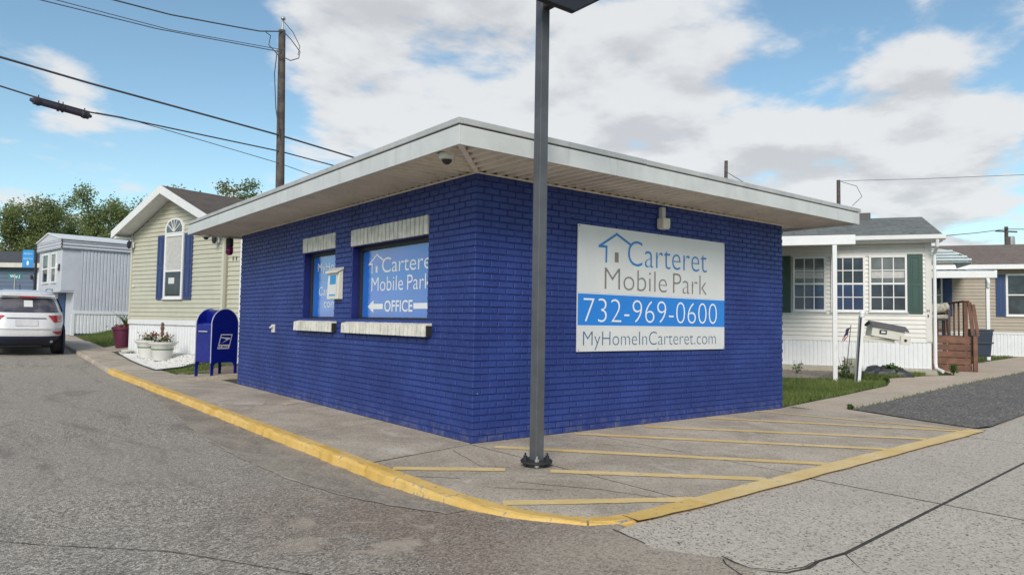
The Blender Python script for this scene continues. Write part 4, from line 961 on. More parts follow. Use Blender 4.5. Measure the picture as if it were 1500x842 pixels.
def car_loft(z0, z1, nz, mat, name, grow=0.0, cap=True):
    mb = MB(); N = 56; V = []; zs = [z0+(z1-z0)*i/nz for i in range(nz+1)]
    for z in zs:
        w, a, b = ci(z, WL)+grow, ci(z, YR)-grow, ci(z, YF)+grow; n = 4.2
        for k in range(N):
            t = 2*math.pi*k/N; c, s_ = math.cos(t), math.sin(t)
            V.append((w*math.copysign(abs(c)**(2/n), c), (a+b)/2+(b-a)/2*math.copysign(abs(s_)**(2/n), s_), z))
    F = [(i*N+k, i*N+(k+1) % N, (i+1)*N+(k+1) % N, (i+1)*N+k) for i in range(nz) for k in range(N)]
    if cap: F += [tuple(range(N-1, -1, -1)), tuple(nz*N+k for k in range(N))]
    return mb.add(V, F).build(name, mat, car, smooth=True)
car_loft(.46, 1.665, 36, 'car_white', 'body'); car_loft(.30, .50, 8, 'car_trim', 'lower_cladding', .012)
def rear_patch(name, mat, outline, par=car, off=.010, nx=18, nz=8):
    """patch on the tail: outline(z) gives left/right x"""
    z0, z1, fn = outline; V = []
    for j in range(nz+1):
        z = z0+(z1-z0)*j/nz; a, b = fn(z)
        for i in range(nx+1):
            x = a+(b-a)*i/nx; V.append((x, rear_y(x, z)-off, z))
    m_ = nx+1
    return MB().add(V, [(j*m_+i, j*m_+i+1, (j+1)*m_+i+1, (j+1)*m_+i) for j in range(nz) for i in range(nx)]).build(name, mat, par, smooth=True)
rw = rear_patch('rear_window', 'car_glass', (1.10, 1.46, lambda z: (-ci(z, WL)+.055+.05*(z-1.1), ci(z, WL)-.055-.05*(z-1.1))))
rear_patch('window_notice', 'sign_grey', (1.24, 1.40, lambda z: (-.06, .13)), rw, .016, 4, 3)
MB().box(-.62, .33, 1.505, .62, .50, 1.545).build('spoiler', 'car_white', car, bevel=.012); MB().box(-.16, .322, 1.475, .20, .36, 1.503).build('brake_light', 'tail_red', car)
MB().tube([(.12, .235, 1.135), (.42, .225, 1.155)], .013, 6).build('wiper', 'plastic_black', car)
for s_ in (-1, 1):
    def tl(z, s_=s_):
        t = (z-.85)/.18; a = .46+.14*(1-t); b = ci(z, WL)-.012; return (a, b) if s_ > 0 else (-b, -a)
    tl_o = rear_patch('tail_light', 'tail_red', (.85, 1.03, tl), car, .014, 12, 6)
    rear_patch('reverse_lens', 'plate_blank', (.875, .915, lambda z, s_=s_: (.70, .80) if s_ > 0 else (-.80, -.70)), tl_o, .018, 4, 2)
    rear_patch('bumper_reflector', 'bumper_reflector', (.535, .62, lambda z, s_=s_: ((.56+.2*(.62-z)/.085*.6, .80) if s_ > 0 else (-.80, -.56-.2*(.62-z)/.085*.6))), car, .016, 8, 3)
    MB().tube([(s_*.60, .95, 1.655), (s_*.62, 1.05, 1.695), (s_*.62, 2.2, 1.70), (s_*.60, 2.4, 1.655)], .018, 6).build('roof_rail', 'alloy', car, smooth=True)
    for y in (.86, 3.48):
        wh = MB().lathe([(.20, -.11), (.33, -.115), (.355, -.08), (.355, .08), (.33, .115), (.20, .11)], n=28)
        wh.v = [(s_*.755+v[2], y+v[0], .355+v[1]) for v in wh.v]; wo = wh.build('wheel', 'tyre', car, smooth=True)
        rm = MB().lathe([(.03, .10), (.20, .112), (.215, .10)], n=20); rm.v = [(s_*.755+s_*v[2], y+v[0], .355+v[1]) for v in rm.v]; rm.build('rim', 'alloy', wo)
        wa = MB().lathe([(.36, .02), (.42, .03), (.42, -.02)], n=28); wa.v = [(s_*.875+s_*v[2], y+v[0], .36+v[1]) for v in wa.v]; wa.build('wheel_arch', 'car_trim', car)
    MB().ball((s_*.98, 2.75, 1.10), .09, .06, .07).build('wing_mirror', 'car_white', car, smooth=True)
    MB().add([(s_*(ci(z, WL)+.004), y, z) for y, z in ((.75, 1.10), (2.95, 1.10), (2.6, 1.46), (.85, 1.46))], [(0, 1, 2, 3)]).build('side_window', 'car_glass', car)
rear_patch('plate_recess', 'plate_blank', (.76, .92, lambda z: (-.24, .24)), car, .012, 6, 3)
rear_patch('garnish', 'car_trim', (.945, .965, lambda z: (-.42, .42)), car, .014, 10, 2); rear_patch('bumper_crease', 'car_white', (.685, .735, lambda z: (-.86, .86)), car, .022, 18, 3)
MB().tube([(-.1, 1.05, 1.655), (-.12, .95, 1.80)], .008, 6).build('aerial', 'plastic_black', car); MB().box(-.45, .12, .37, .45, .145, .43).build('skid_plate', 'alloy', car, bevel=.01)
MB().tube([(.56, .15, .36), (.56, .5, .36)], .035, 10).build('exhaust', 'alloy', car); MB().box(-.70, .6, .22, .70, 4.0, .34).build('underbody', 'plastic_black', car)

# ---------------------------------------------------------------- utility pole and cables on the left
upole = thing('utility_pole', 'weathered wooden utility pole rising behind the office roof', 'utility pole', (2.2, 11.55, 0))
MB().tube([(0, 0, 0), (-.11, -.17, 4.5), (-.23, -.31, 8.27)], [.125, .105, .082], 14).build('pole', 'pole_wood', upole, smooth=True)
MB().tube([(-.23, -.31, 8.25), (-.225, -.32, 8.45), (-.22, -.335, 8.58)], [.035, .025, .02], 8).build('insulator_pin', 'galvanised', upole); MB().ball((-.22, -.335, 8.56), .06, .06, .05).build('insulator', 'galvanised', upole, smooth=True)
pz = lambda P: [(x-2.2, y-11.55, z) for x, y, z in P]
MB().tube(pz([(1.95, 11.06, 8.17), (2.12, 10.98, 7.98), (2.30, 10.88, 7.71), (2.28, 10.90, 7.55), (2.12, 11.0, 7.48), (1.85, 11.14, 7.6), (1.67, 11.28, 7.84), (1.70, 11.26, 8.07), (1.56, 11.2, 8.10)]), .012, 6).build('jumper_wire', 'cable', upole)
MB().tube(pz([(1.97, 11.2, 8.5), (2.15, 11.0, 8.2), (2.30, 10.9, 7.85), (2.26, 10.9, 7.62)]), .010, 6).build('jumper_wire', 'cable', upole)
MB().tube(pz([(1.83, 11.13, 7.71), (1.78, 11.13, 7.11), (1.85, 11.16, 6.29), (2.0, 11.22, 5.56)]), .012, 6).build('drop_wire', 'cable', upole)
def cable(label, P, r, group='overhead cables on the left', name='overhead_cable'):
    o = MB().tube(P, r, 6).build(name, 'cable'); tag(o, label, 'cable', group); return o
cable('thick upper telephone cable crossing the pole toward the office roof', [(-5.84, 9.71, 6.01), (-3.61, 10.16, 5.91), (-2.16, 10.46, 5.83), (2.03, 11.28, 5.67), (4.2, 11.76, 5.55), (7.23, 12.37, 5.36), (14, 13.7, 5.0)], .022)
cable('lower telephone cable carrying the splice case', [(-5.82, 9.73, 5.46), (-3.59, 10.18, 5.38), (-3.08, 10.28, 5.32), (-2.1, 10.48, 5.25), (-1.6, 10.57, 5.27), (2.04, 11.29, 5.28), (3.55, 11.63, 5.22), (6.17, 12.16, 5.1), (14, 13.7, 4.7)], .016)
cable('thin lowest wire leaving the splice case', [(-2.01, 10.5, 5.27), (-1.51, 10.6, 5.29), (.2, 10.95, 5.15), (2.05, 11.29, 4.98), (2.82, 11.49, 4.88), (5.21, 11.98, 4.56)], .008)
cable('topmost twisted power cable reaching the pole top', [(-4.64, 9.93, 7.32), (-1.8, 10.5, 7.65), (-.65, 10.73, 7.74), (.72, 11.0, 7.95), (1.39, 11.14, 8.06), (1.95, 11.16, 8.21)], .015)
cable('upper of two thin parallel wires below the pole top', [(-5.07, 9.85, 7.07), (-2.8, 10.3, 7.28), (-.64, 10.74, 7.41), (1.96, 11.17, 7.76)], .008); cable('lower of two thin parallel wires below the pole top', [(-5.07, 9.85, 7.0), (-3.02, 10.26, 7.19), (-.92, 10.68, 7.34), (1.95, 11.17, 7.70)], .010)
spc = thing('splice_case', 'dark cylindrical cable splice case hung on the lower cable', 'splice case')
a, b = Vector((-3.12, 10.27, 5.25)), Vector((-2.08, 10.49, 5.17)); d = (b-a)
MB().tube([a, a+d*.05, a+d*.06, a+d*.16, a+d*.17, a+d*.83, a+d*.84, a+d*.95, a+d*.955, b], [.03, .05, .075, .075, .062, .062, .075, .075, .045, .03], 12).build('case', 'splice_case', spc)
for t in (.13, .45, .52, .88): c = a+d*t; MB().tube([c-d.normalized()*.012, c+d.normalized()*.012], .083, 12).build('strap', 'black_steel', spc); MB().tube([c, c+Vector((0, 0, .13))], .010, 6).build('hanger', 'black_steel', spc)

# ---------------------------------------------------------------- white home with green shutters, right; local x right along its front, y into the house
wh_ = thing('white_mobile_home', 'white sided home with green shutters and grey roof right of the office', 'house', (15.01, 1.62, 0), R(-58))
HX = -8.0
MB().box(HX, .03, -.1, 0, 4.4, 3.36).build('wall', 'siding_white', wh_); siding('siding', 'siding_white', wh_, HX, -.10, .86, 3.34, .108, .012)
MB().box(-.12, -.012, .86, .02, .06, 3.34).build('corner_trim', 'siding_white', wh_); ribbed('skirting', 'vinyl_white', wh_, HX, 0, .20, .85, .10, .014, .0); MB().box(HX, -.012, .845, .02, .03, .875).build('skirt_rail', 'vinyl_white', wh_)
MB().box(HX, -.16, -.05, .12, .5, .175).build('plinth', 'block', wh_)
for (a, b, u, l) in [(-3.17, -2.43, 'grey_glass', 'blue_glass'), (-2.25, -1.51, 'dark_glass', 'blue_glass'), (-1.36, -.56, 'grey_glass', 'dark_glass')]:
    w = window(wh_, a-.03, b+.03, 1.60, 3.03, 3, 2, u, l, 'trim_white', .05, -.004)
    MB().box(a-.08, -.022, 1.54, b+.08, -.006, 1.575).build('apron', 'trim_white', w)
    if u == 'grey_glass': MB().box(a+.03, -.0265, 2.46, b-.03, -.0247, 2.62).build('blind', 'curtain', w)
shutter(wh_, -.52, -.18, 1.56, 3.06, 'shutter_green', -.006); shutter(wh_, -3.60, -3.25, 1.56, 3.06, 'shutter_green', -.006)
text('house_number', wh_, 'H', 'plastic_black', -.10, 1.60, .06, .075, -.0145, .02); text('house_number', wh_, '1', 'plastic_black', -.085, 1.47, .03, .075, -.0145, .02)
MB().prism([(-.38, 3.48), (2.2, 4.30), (4.8, 3.48), (4.8, 3.42), (2.2, 4.22), (-.38, 3.42)], HX-.3, .22, 'yz').build('roof', 'grey_shingles', wh_)
MB().prism([(.02, 3.34), (2.2, 4.2), (4.38, 3.34)], -.1, .0, 'yz').build('gable_wall', 'siding_white', wh_); MB().box(HX, -.36, 3.33, .2, .01, 3.362).build('eave_soffit', 'trim_white', wh_)
gt = MB().prism([(-.42, 3.36), (-.50, 3.39), (-.51, 3.49), (-.38, 3.49), (-.38, 3.36)], -2.3, .24, 'yz').build('gutter', 'trim_white', wh_)
MB().tube([(.06, -.44, 3.38), (.07, -.40, 3.22), (.07, -.06, 3.05), (.07, -.05, .35), (.08, -.10, .22), (.18, -.30, .16)], .042, 8).build('downspout', 'trim_white', wh_, smooth=True)
rb = MB().box(-1.55, 1.9, 4.2, -1.1, 2.4, 4.42).build('roof_vent', 'grey_roof_box', wh_, bevel=.01)
# patio cover on posts in front
pc = MB().prism([(-3.30, 3.10), (-.37, 3.36), (-.37, 3.42), (-3.30, 3.17)], HX, -2.05, 'yz').build('patio_cover', 'trim_white', wh_)
MB().box(HX, -3.36, 2.98, -2.05, -3.24, 3.19).build('patio_beam', 'trim_white', wh_, bevel=.012)
for x in (-2.46, -5.6):
    ps = MB().box(x-.045, -3.345, .02, x+.045, -3.255, 2.98).build('patio_post', 'trim_white', wh_, bevel=.006)
    MB().prism([(-3.25, 2.98), (-2.95, 2.98), (-3.25, 2.72)], x-.03, x+.03, 'yz').build('bracket', 'trim_white', ps); MB().box(x-.08, -3.38, .0, x+.08, -3.22, .045).build('foot', 'trim_white', ps)
# curved metal awning over the side door
n = 8
prof = [(1.30*(1-math.cos(math.pi/2*k/n)), 3.14-.0) for k in range(1)]
ca = MB()
for i in range(12):
    y0, y1 = 1.15+i*.13, 1.15+(i+1)*.13
    pr = [(.03+1.12*math.sin(math.pi/2*k/n), 3.02+.42*math.cos(math.pi/2*k/n)-.12) for k in range(n+1)]
    pr2 = [(x, z-.018) for x, z in reversed(pr)]
    ca.prism(pr+pr2, y0, y1-.02); ca.prism([(x, z+.012) for x, z in pr]+[(x, z-.006) for x, z in reversed(pr)], y1-.03, y1+.005)
cao = ca.build('door_awning', 'awning_metal', wh_)
lf = MB()
for i in range(5): zt = 3.30-.09*i-(0 if i else .0); lf.prism([(.03, 2.93), (.03, 3.30), (.45, 3.27), (.80, 3.16), (1.05, 3.0), (1.13, 2.92)], 1.13, 1.148)
lf.build('awning_end', 'awning_metal', cao)
for i in range(4):
    z = 2.98+i*.075; xe = 1.14-(.10*i if i < 2 else .14*i); MB().box(.03, 1.105, z, max(.4, xe), 1.13, z+.05).build('awning_slat', 'awning_metal', cao)

# timber deck beside the white home
dk = thing('timber_deck', 'red-brown timber deck with railing beside the white home', 'deck', (15.01, 1.62, 0), R(-58))
DX0, DX1, DY0, DY1, DZ = .10, 1.10, 1.16, 3.6, 1.02
for i in range(5): z = .10+i*.18; MB().cbox(DX0, DY0-.03, z, DX1, DY0, z+.168, .008).build('skirt_plank', 'deck_wood', dk)
for i in range(14): y = DY0+.02+i*.17; MB().cbox(DX0-.02, y, DZ-.04, DX1+.02, y+.16, DZ, .006).build('floor_plank', 'deck_wood', dk)
for i in range(5): z = .10+i*.18; MB().cbox(DX1, DY0, z, DX1+.03, DY1, z+.168, .008).build('skirt_plank', 'deck_wood', dk)
for (x, y) in [(DX0+.04, DY1-.1), (DX1-.10, DY0+.02), (DX1-.10, DY1-.1), (DX0+.55, DY1-.1)]: MB().cbox(x-.045, y-.045, .05, x+.045, y+.045, 1.90, .008).build('post', 'deck_wood', dk)
MB().cbox(DX0-.03, DY1-.16, 1.88, DX1+.05, DY1-.02, 1.92, .008).build('top_rail', 'deck_wood', dk); MB().cbox(DX1-.16, DY0-.06, 1.901, DX1-.02, DY1, 1.941, .008).build('top_rail', 'deck_wood', dk)
for i in range(8): x = DX0+.08+i*.13; MB().cbox(x-.018, DY1-.11, 1.02, x+.018, DY1-.07, 1.88, .004).build('baluster', 'deck_wood', dk)
for i in range(5): y = DY0+.25+i*.5; MB().cbox(DX1-.11, y-.018, 1.02, DX1-.07, y+.018, 1.90, .004).build('baluster', 'deck_wood', dk)
MB().cbox(DX0, DY1-.10, 1.10, DX1, DY1-.07, 1.19, .006).build('bottom_rail', 'deck_wood', dk)
MB().beam((DX1-.02, DY0-.03, 1.90), (DX1+.05, DY0-.05, 1.04), .03, .085, (1, 0, 0)).build('hand_rail', 'deck_wood', dk); MB().beam((DX1+.06, DY0-.06, 1.84), (DX1+.15, DY0-.09, 1.02), .03, .07, (1, 0, 0)).build('hand_rail', 'deck_wood', dk)
MB().cbox(DX1+.035, DY0-.12, .04, DX1+.135, DY0-.02, 1.02, .008).build('post', 'deck_wood', dk); MB().beam((DX0+.3, DY0-.05, .14), (DX1+.03, DY0-.07, .06), .03, .14).build('skirt_plank', 'deck_wood', dk)
ch = thing('patio_chair', 'dark framed patio chair with rolled pale cushion on the timber deck', 'chair', (16.52, 2.12, 1.02), R(-58))
for (x, y) in ((-.26, -.22), (.26, -.22), (-.25, .24), (.25, .24)): MB().tube([(x, y, 0), (x*.92, y*.9, .44)], .022, 8).build('leg', 'chair_frame', ch)
for s_ in (-1, 1): MB().tube([(s_*.26, -.24, .40), (s_*.28, -.22, .66), (s_*.28, .18, .68), (s_*.25, .26, .86)], .02, 8).build('arm_rest', 'chair_frame', ch, smooth=True)
MB().box(-.25, -.24, .40, .25, .25, .44).build('seat', 'chair_frame', ch, bevel=.01); MB().box(-.27, -.27, .442, .27, .22, .55).build('seat_cushion', 'cushion', ch, bevel=.04); MB().box(-.25, .24, .46, .25, .28, .86).build('backrest', 'chair_frame', ch, bevel=.01)
rc = MB().tube([(-.34, -.02, .66), (-.30, -.02, .67), (.30, .02, .75), (.34, .02, .75)], [.06, .13, .13, .07], 14).build('rolled_cushion', 'cushion', ch, smooth=True)

# tan home farther right
bg_ = thing('tan_mobile_home', 'tan sided home with navy shutters at the right edge, beyond the deck', 'house', (26.91, 3.09, 0), R(-58))
MB().box(-9, .03, -.1, 5, 5, 3.45).build('wall', 'siding_tan', bg_); siding('siding', 'siding_tan', bg_, -9, 5, 1.08, 3.44, .125, .012); ribbed('skirting', 'vinyl_white', bg_, -9, 5, .18, 1.04, .11, .014, .0)
MB().box(-9, -.02, 1.03, 5, .03, 1.10).build('skirt_rail', 'vinyl_white', bg_); MB().box(-9, -.10, .0, 5, .4, .22).build('plinth', 'block', bg_)
MB().prism([(-.45, 3.60), (2.5, 4.62), (5.4, 3.60), (5.4, 3.52), (2.5, 4.54), (-.45, 3.52)], -9.3, 5.3, 'yz').build('roof', 'tan_shingles', bg_); MB().box(-9.3, -.52, 3.42, 5.3, -.40, 3.585).build('gutter', 'trim_white', bg_); MB().box(-9.3, -.40, 3.44, 5.3, .02, 3.47).build('eave_soffit', 'trim_white', bg_)
window(bg_, -.55, .60, 1.70, 3.27, 1, 1, 'dark_glass', 'dark_glass', 'trim_white', .07, -.004); shutter(bg_, -.86, -.57, 1.68, 3.24, 'shutter_navy', -.006); shutter(bg_, .62, .92, 1.68, 3.24, 'shutter_navy', -.006)
window(bg_, -3.5, -2.60, 1.70, 3.25, 1, 1, 'blue_glass', 'dark_glass', 'trim_white', .06, -.004); shutter(bg_, -2.58, -2.28, 1.68, 3.24, 'shutter_navy', -.006)
# its flat carport roof
cp = MB().prism([(-3.9, 3.00), (-.3, 3.30), (-.3, 3.35), (-3.9, 3.07)], -7.5, -1.92, 'yz').build('porch_roof', 'trim_white', bg_)
MB().box(-7.5, -4.0, 2.88, -1.85, -3.9, 3.10).build('porch_gutter', 'trim_white', bg_, bevel=.012); MB().beam((-1.88, -3.98, 3.07), (-1.88, -.3, 3.36), .07, .12).build('porch_edge', 'trim_white', bg_)
ps = MB().box(-2.16, -3.98, .2, -2.06, -3.88, 2.88).build('porch_post', 'trim_white', bg_, bevel=.006); MB().tube([(-2.11, -4.0, 2.84), (-2.11, -4.05, 2.72), (-2.11, -3.99, 2.57)], .05, 8).build('downspout_elbow', 'trim_white', ps, smooth=True)
for i in range(22):
    x = -7.4+i*.25; MB().tube([(x, -3.9, 3.085), (x, -.4, 3.37)], .03, 6).build('roof_rib', 'trim_white', cp)
bn_ = thing('wheelie_bin', 'dark blue recycling bin between the deck and the tan home', 'bin', (21.0, 2.55, .36), R(-58))
bb = MB().add([(-.22, -.24, 0), (.22, -.24, 0), (.22, .24, 0), (-.22, .24, 0), (-.28, -.30, .78), (.28, -.30, .78), (.28, .30, .78), (-.28, .30, .78)], MB().box(0, 0, 0, 1, 1, 1).f).build('body', 'bin_blue', bn_, bevel=.02)
MB().box(-.30, -.33, .782, .30, .33, .84).build('lid', 'bin_blue', bn_, bevel=.02); MB().box(-.285, -.318, .40, .285, -.27, .45).build('rim', 'bin_blue', bn_)
for s_ in (-1, 1): MB().tube([(s_*.20, .24, .10), (s_*.25, .24, .10)], .10, 12).build('wheel', 'tyre', bn_)

# leaning roadside letterbox
lbx = thing('letterbox', 'cream letterbox with grey roof on a leaning white post', 'letterbox', (10.98, 1.50, .03), R(-40))
lbx.rotation_euler.y = R(4.2); lbx.scale = (1.08, 1.08, 1.05)
ps = MB().box(-.06, -.045, -.05, .03, .045, 1.33).build('post', 'trim_white', lbx, bevel=.006); MB().lathe([(.055, 1.33), (.06, 1.345), (.04, 1.36), (.055, 1.40), (.045, 1.44), (.01, 1.47)], (-.015, 0, 0), 12).build('finial', 'trim_white', lbx, smooth=True)
MB().box(-.064, -.052, .0, -.035, -.046, 1.32).build('black_strap', 'plastic_black', lbx)
bx = MB().prism([(-.13, .96), (.13, .96), (.13, 1.15), (0, 1.22), (-.13, 1.15)], .04, .66, 'yz').build('box', 'box_cream', lbx, bevel=.004); bx.rotation_euler.y = R(5.5); bx.location.z = .02
rf_ = MB().prism([(-.17, 1.145), (0, 1.235), (.17, 1.145), (.17, 1.17), (0, 1.262), (-.17, 1.17)], .0, .72, 'yz').build('roof', 'grey_roof_box', lbx); rf_.rotation_euler.y = R(5.5); rf_.location.z = .02
dp = MB().box(.68, -.16, .84, .87, -.145, 1.02).build('open_door', 'box_cream', lbx, rz=0); MB().tube([(.77, -.161, .93), (.77, -.172, .93)], .028, 10).build('knob', 'plastic_black', dp)
MB().box(.02, -.05, .85, .62, .05, .93).build('arm', 'box_cream', lbx); nb = MB().box(.28, -.140, 1.02, .42, -.132, 1.10).build('number_plate', 'plastic_black', lbx); MB().box(.31, -.1435, 1.045, .39, -.1405, 1.075).build('number_strip', 'print_white', nb)
fl = thing('small_flag', 'small drooping striped flag on a thin stick beside the letterbox post', 'flag', (10.80, 1.66, .03), R(-40))
MB().tube([(-.02, 0, 0), (.10, 0, 1.22)], .008, 6).build('stick', 'plastic_black', fl)
def cloth(u, v): return (.10-.13*u*(.6+.4*u)-.10*v, .02+.03*math.sin(7*u+3*v), 1.17-.30*u-.05*v)
def cloth_piece(name, mat, u0, u1, v0, v1):
    V = [cloth(u0+(u1-u0)*a/5, v0+(v1-v0)*b/3) for a in range(6) for b in range(4)]; MB().add(V, [(a*4+b, a*4+b+1, (a+1)*4+b+1, (a+1)*4+b) for a in range(5) for b in range(3)]).build(name, mat, fl)
cloth_piece('canton', 'flag_blue', 0, .5, 0, 1)
for k in range(4): cloth_piece('stripe', 'flag_red' if k % 2 == 0 else 'print_white', .5, 1, k/4, (k+1)/4)

# distant utility poles on the right
def far_pole(label, x, y, z0, z1, r, arms=0, lean=0):
    o = thing('utility_pole', label, 'utility pole', (x, y, z0), 0, 'far utility poles on the right'); MB().tube([(0, 0, 0), (lean, 0, z1-z0)], [r*1.3, r], 10).build('pole', 'pole_wood', o, smooth=True)
    if arms: MB().beam((-.9, .5, z1-z0-.4), (.9, -.5, z1-z0-.4), .1, .12).build('cross_arm', 'pole_wood', o); MB().lathe([(.22, 0), (.25, .1), (.25, .7), (.2, .8)], (.4, -.25, z1-z0-1.6), 10).build('transformer', 'galvanised', o)
    return o
far_pole('bare grey utility pole above the right end of the office roof', 34.9, 14.08, .3, 9.48, .10); far_pole('short leaning utility pole top over the middle of the right eaves', 29.74, 18.07, .3, 10.5, .10, 0, .25); far_pole('far utility pole with transformer above the tan roof', 65.74, 15.3, .5, 9.9, .14, 1)
cable('wire running right from the bare grey pole', [(34.99, 14.01, 9.44), (36.46, 10.32, 9.21), (38.42, 6.24, 9.08), (40.98, -.83, 8.9)], .013, 'overhead wires on the right', 'overhead_wire'); cable('slack wire between the white roof and the far pole', [(45.28, 12.44, 7.1), (54.71, 13.87, 8.25), (65.74, 15.3, 9.7)], .03, 'overhead wires on the right', 'overhead_wire')
cable('wire leaving the frame from the far pole', [(65.74, 15.3, 9.7), (61.02, 12.69, 9.0), (58.92, 8.04, 8.2), (57, 2, 8.0)], .03, 'overhead wires on the right', 'overhead_wire'); cable('service wire dropping behind the office roof', [(29.95, 18.09, 9.9), (25, 12.5, 7.2), (20, 7.5, 5.2)], .018, 'overhead wires on the right', 'overhead_wire')
cable('loop of wire hanging beside the bare grey pole', [(35.0, 14.0, 9.4), (35.4, 13.3, 9.1), (35.6, 13.1, 8.5), (35.3, 13.5, 8.0)], .018, 'overhead wires on the right', 'overhead_wire')

# ---------------------------------------------------------------- trees beyond the left homes
def tree(label, x, y, h, rx, rz, seed, leafmat, n_leaf=5200):
    o = thing('tree', label, 'tree', (x, y, .3), 0, 'trees beyond the trailers'); r = random.Random(seed); nr = np.random.default_rng(seed)
    wood = MB(); tips = []
    for k in range(r.choice((2, 3))):
        P = [Vector((r.uniform(-.3, .3), r.uniform(-.3, .3), 0))]; d = Vector((r.uniform(-.22, .22), r.uniform(-.22, .22), 1)).normalized(); L = h*r.uniform(.72, .93)
        for i in range(8): d = (d+Vector((r.uniform(-.13, .13), r.uniform(-.13, .13), .06))).normalized(); P.append(P[-1]+d*L/8)
        wood.tube(P, [h*.017*(1-i/9.5) for i in range(9)], 8)
        for i in range(3, 9):
            for q in range(3 if i < 8 else 2):
                a = r.uniform(0, 6.28); bl = rx*r.uniform(.5, 1.05)*(1-.45*(i-3)/6); bd_ = Vector((math.cos(a), math.sin(a), r.uniform(.15, .8))).normalized(); B = [P[i].copy()]
                for s2 in range(4): bd_ = (bd_+Vector((r.uniform(-.2, .2), r.uniform(-.2, .2), r.uniform(-.06, .16)))).normalized(); B.append(B[-1]+bd_*bl/4)
                wood.tube(B, [h*.007*(1-s2/5) for s2 in range(5)], 5); tips += [B[2], B[3], B[4], B[4]]
        tips += [P[-1], P[-2]]
    wood.build('trunk', 'bark', o, smooth=True)
    T = np.array([t[:] for t in tips]); idx = nr.integers(0, len(T), n_leaf)
    C = T[idx]+nr.normal(0, 1, (n_leaf, 3))*np.array([rx*.105, rx*.105, rz*.06])
    sz = nr.uniform(.06, .125, n_leaf)[:, None]*h/11
    a = nr.normal(0, 1, (n_leaf, 3)); a /= np.linalg.norm(a, axis=1)[:, None]; b = np.cross(a, nr.normal(0, 1, (n_leaf, 3))); b /= np.linalg.norm(b, axis=1)[:, None]
    V = np.stack([C-a*sz, C-b*sz*.55, C+a*sz, C+b*sz*.55], 1).reshape(-1, 3); F = np.arange(n_leaf*4).reshape(-1, 4)
    inst('crown', fast_mesh('crown', V, F, leafmat), o)
for i, (lab, x, y, h, rx, rz, m_) in enumerate([
    ('tall loose tree at the left edge of the picture', -1.5, 60.5, 12.6, 3.0, 6, 'tree_leaf'), ('thin upright tree behind the banner pole', 1.9, 63.2, 12.0, 2.7, 6, 'tree_leaf_dark'), ('small feathery tree above the trailer front', 4.6, 66.4, 12.3, 2.8, 5, 'tree_leaf_dark'),
    ('broad bright green tree above the trailer roof', 6.0, 53.5, 12.2, 3.2, 5, 'tree_leaf'), ('dense tree left of the cream gable', 9.3, 54.8, 12.6, 3.3, 5, 'tree_leaf'), ('tree top showing right of the cream gable', 14.4, 56.8, 15.8, 3.4, 5, 'tree_leaf_dark'), ('dark tree partly cut by the left frame edge', -4.6, 62.0, 12.0, 3.0, 6, 'tree_leaf_dark')]):
    tree(lab, x, y, h*.84, rx, rz, 20+i, m_, 17000)
def hedge(label, x, y, w, h, seed, ang=0.0):
    o = thing('shrub', label, 'shrub', (x, y, .3), ang, 'dark shrubs behind the homes'); nr = np.random.default_rng(seed); n = 3600
    C = nr.uniform(-1, 1, (n, 3)); C = C[(C[:, 0]**2*.7+C[:, 2]**2*.8) < 1]; n = len(C); C = C*np.array([w/2, 1.0, h/2])+np.array([0, 0, h/2])
    a = nr.normal(0, 1, (n, 3)); a /= np.linalg.norm(a, axis=1)[:, None]; b = np.cross(a, nr.normal(0, 1, (n, 3))); b /= np.linalg.norm(b, axis=1)[:, None]; s_ = nr.uniform(.09, .18, n)[:, None]
    inst('foliage', fast_mesh('foliage', np.stack([C-a*s_, C-b*s_*.6, C+a*s_, C+b*s_*.6], 1).reshape(-1, 3), np.arange(n*4).reshape(-1, 4), 'tree_leaf_dark'), o)
    st = MB()
    for k in range(5): st.tube([(w*(k-2)*.18, 0, 0), (w*(k-2)*.2, .1, h*.7)], [.07, .03], 6)
    st.build('stem', 'bark', o)
hedge('low dark shrub belt under the left trees', -4.5, 56, 9, 2.2, 1, R(-38)); hedge('dark shrub belt behind the trailer', 4.0, 54, 10, 2.0, 2, R(-38)); hedge('dark shrub belt behind the cream home', 11.5, 50, 9, 2.0, 3, R(-38))

# ---------------------------------------------------------------- planting, lawns, pots
def inside(poly, P):
    x, y = P[:, 0], P[:, 1]; c = np.zeros(len(P), bool); n = len(poly)
    for i in range(n):
        (x0, y0), (x1, y1) = poly[i], poly[(i+1) % n]; k = ((y0 > y) != (y1 > y)); c ^= k & (x < (x1-x0)*(y-y0)/((y1-y0) or 1e-9)+x0)
    return c
def grass(label, poly, n, h, seed, zf, base=True):
    nr = np.random.default_rng(seed); A = np.array(poly); lo, hi = A.min(0), A.max(0); P = nr.uniform(lo, hi, (n*3, 2)); P = P[inside(poly, P)][:n]; n = len(P)
    z = np.array([zf(x, y) for x, y in P]); a = nr.uniform(0, 2*math.pi, n); hh = h*nr.uniform(.45, 1.25, n); w = .006+.004*nr.random(n); ln_ = nr.normal(0, .45, (n, 2))*hh[:, None]
    dx, dy = np.cos(a)*w, np.sin(a)*w
    V = np.stack([np.stack([P[:, 0]-dx, P[:, 1]-dy, z-.005], 1), np.stack([P[:, 0]+dx, P[:, 1]+dy, z-.005], 1), np.stack([P[:, 0]+ln_[:, 0], P[:, 1]+ln_[:, 1], z+hh], 1)], 1).reshape(-1, 3)
    o = inst('grass', fast_mesh('grass', V, np.arange(n*3).reshape(-1, 3), 'grass_blade')); o['kind'] = 'stuff'; tag(o, label, 'grass'); return o
zrf = lambda x, y: zr(x)
lawn_r = [(5.66, .10), (7.17, .32), (9.19, .62), (10.78, .84), (11.75, 1.30), (11.2, 1.9), (10.6, 2.7), (9.5, 3.6), (8.4, 4.6), (5.66, 6)]
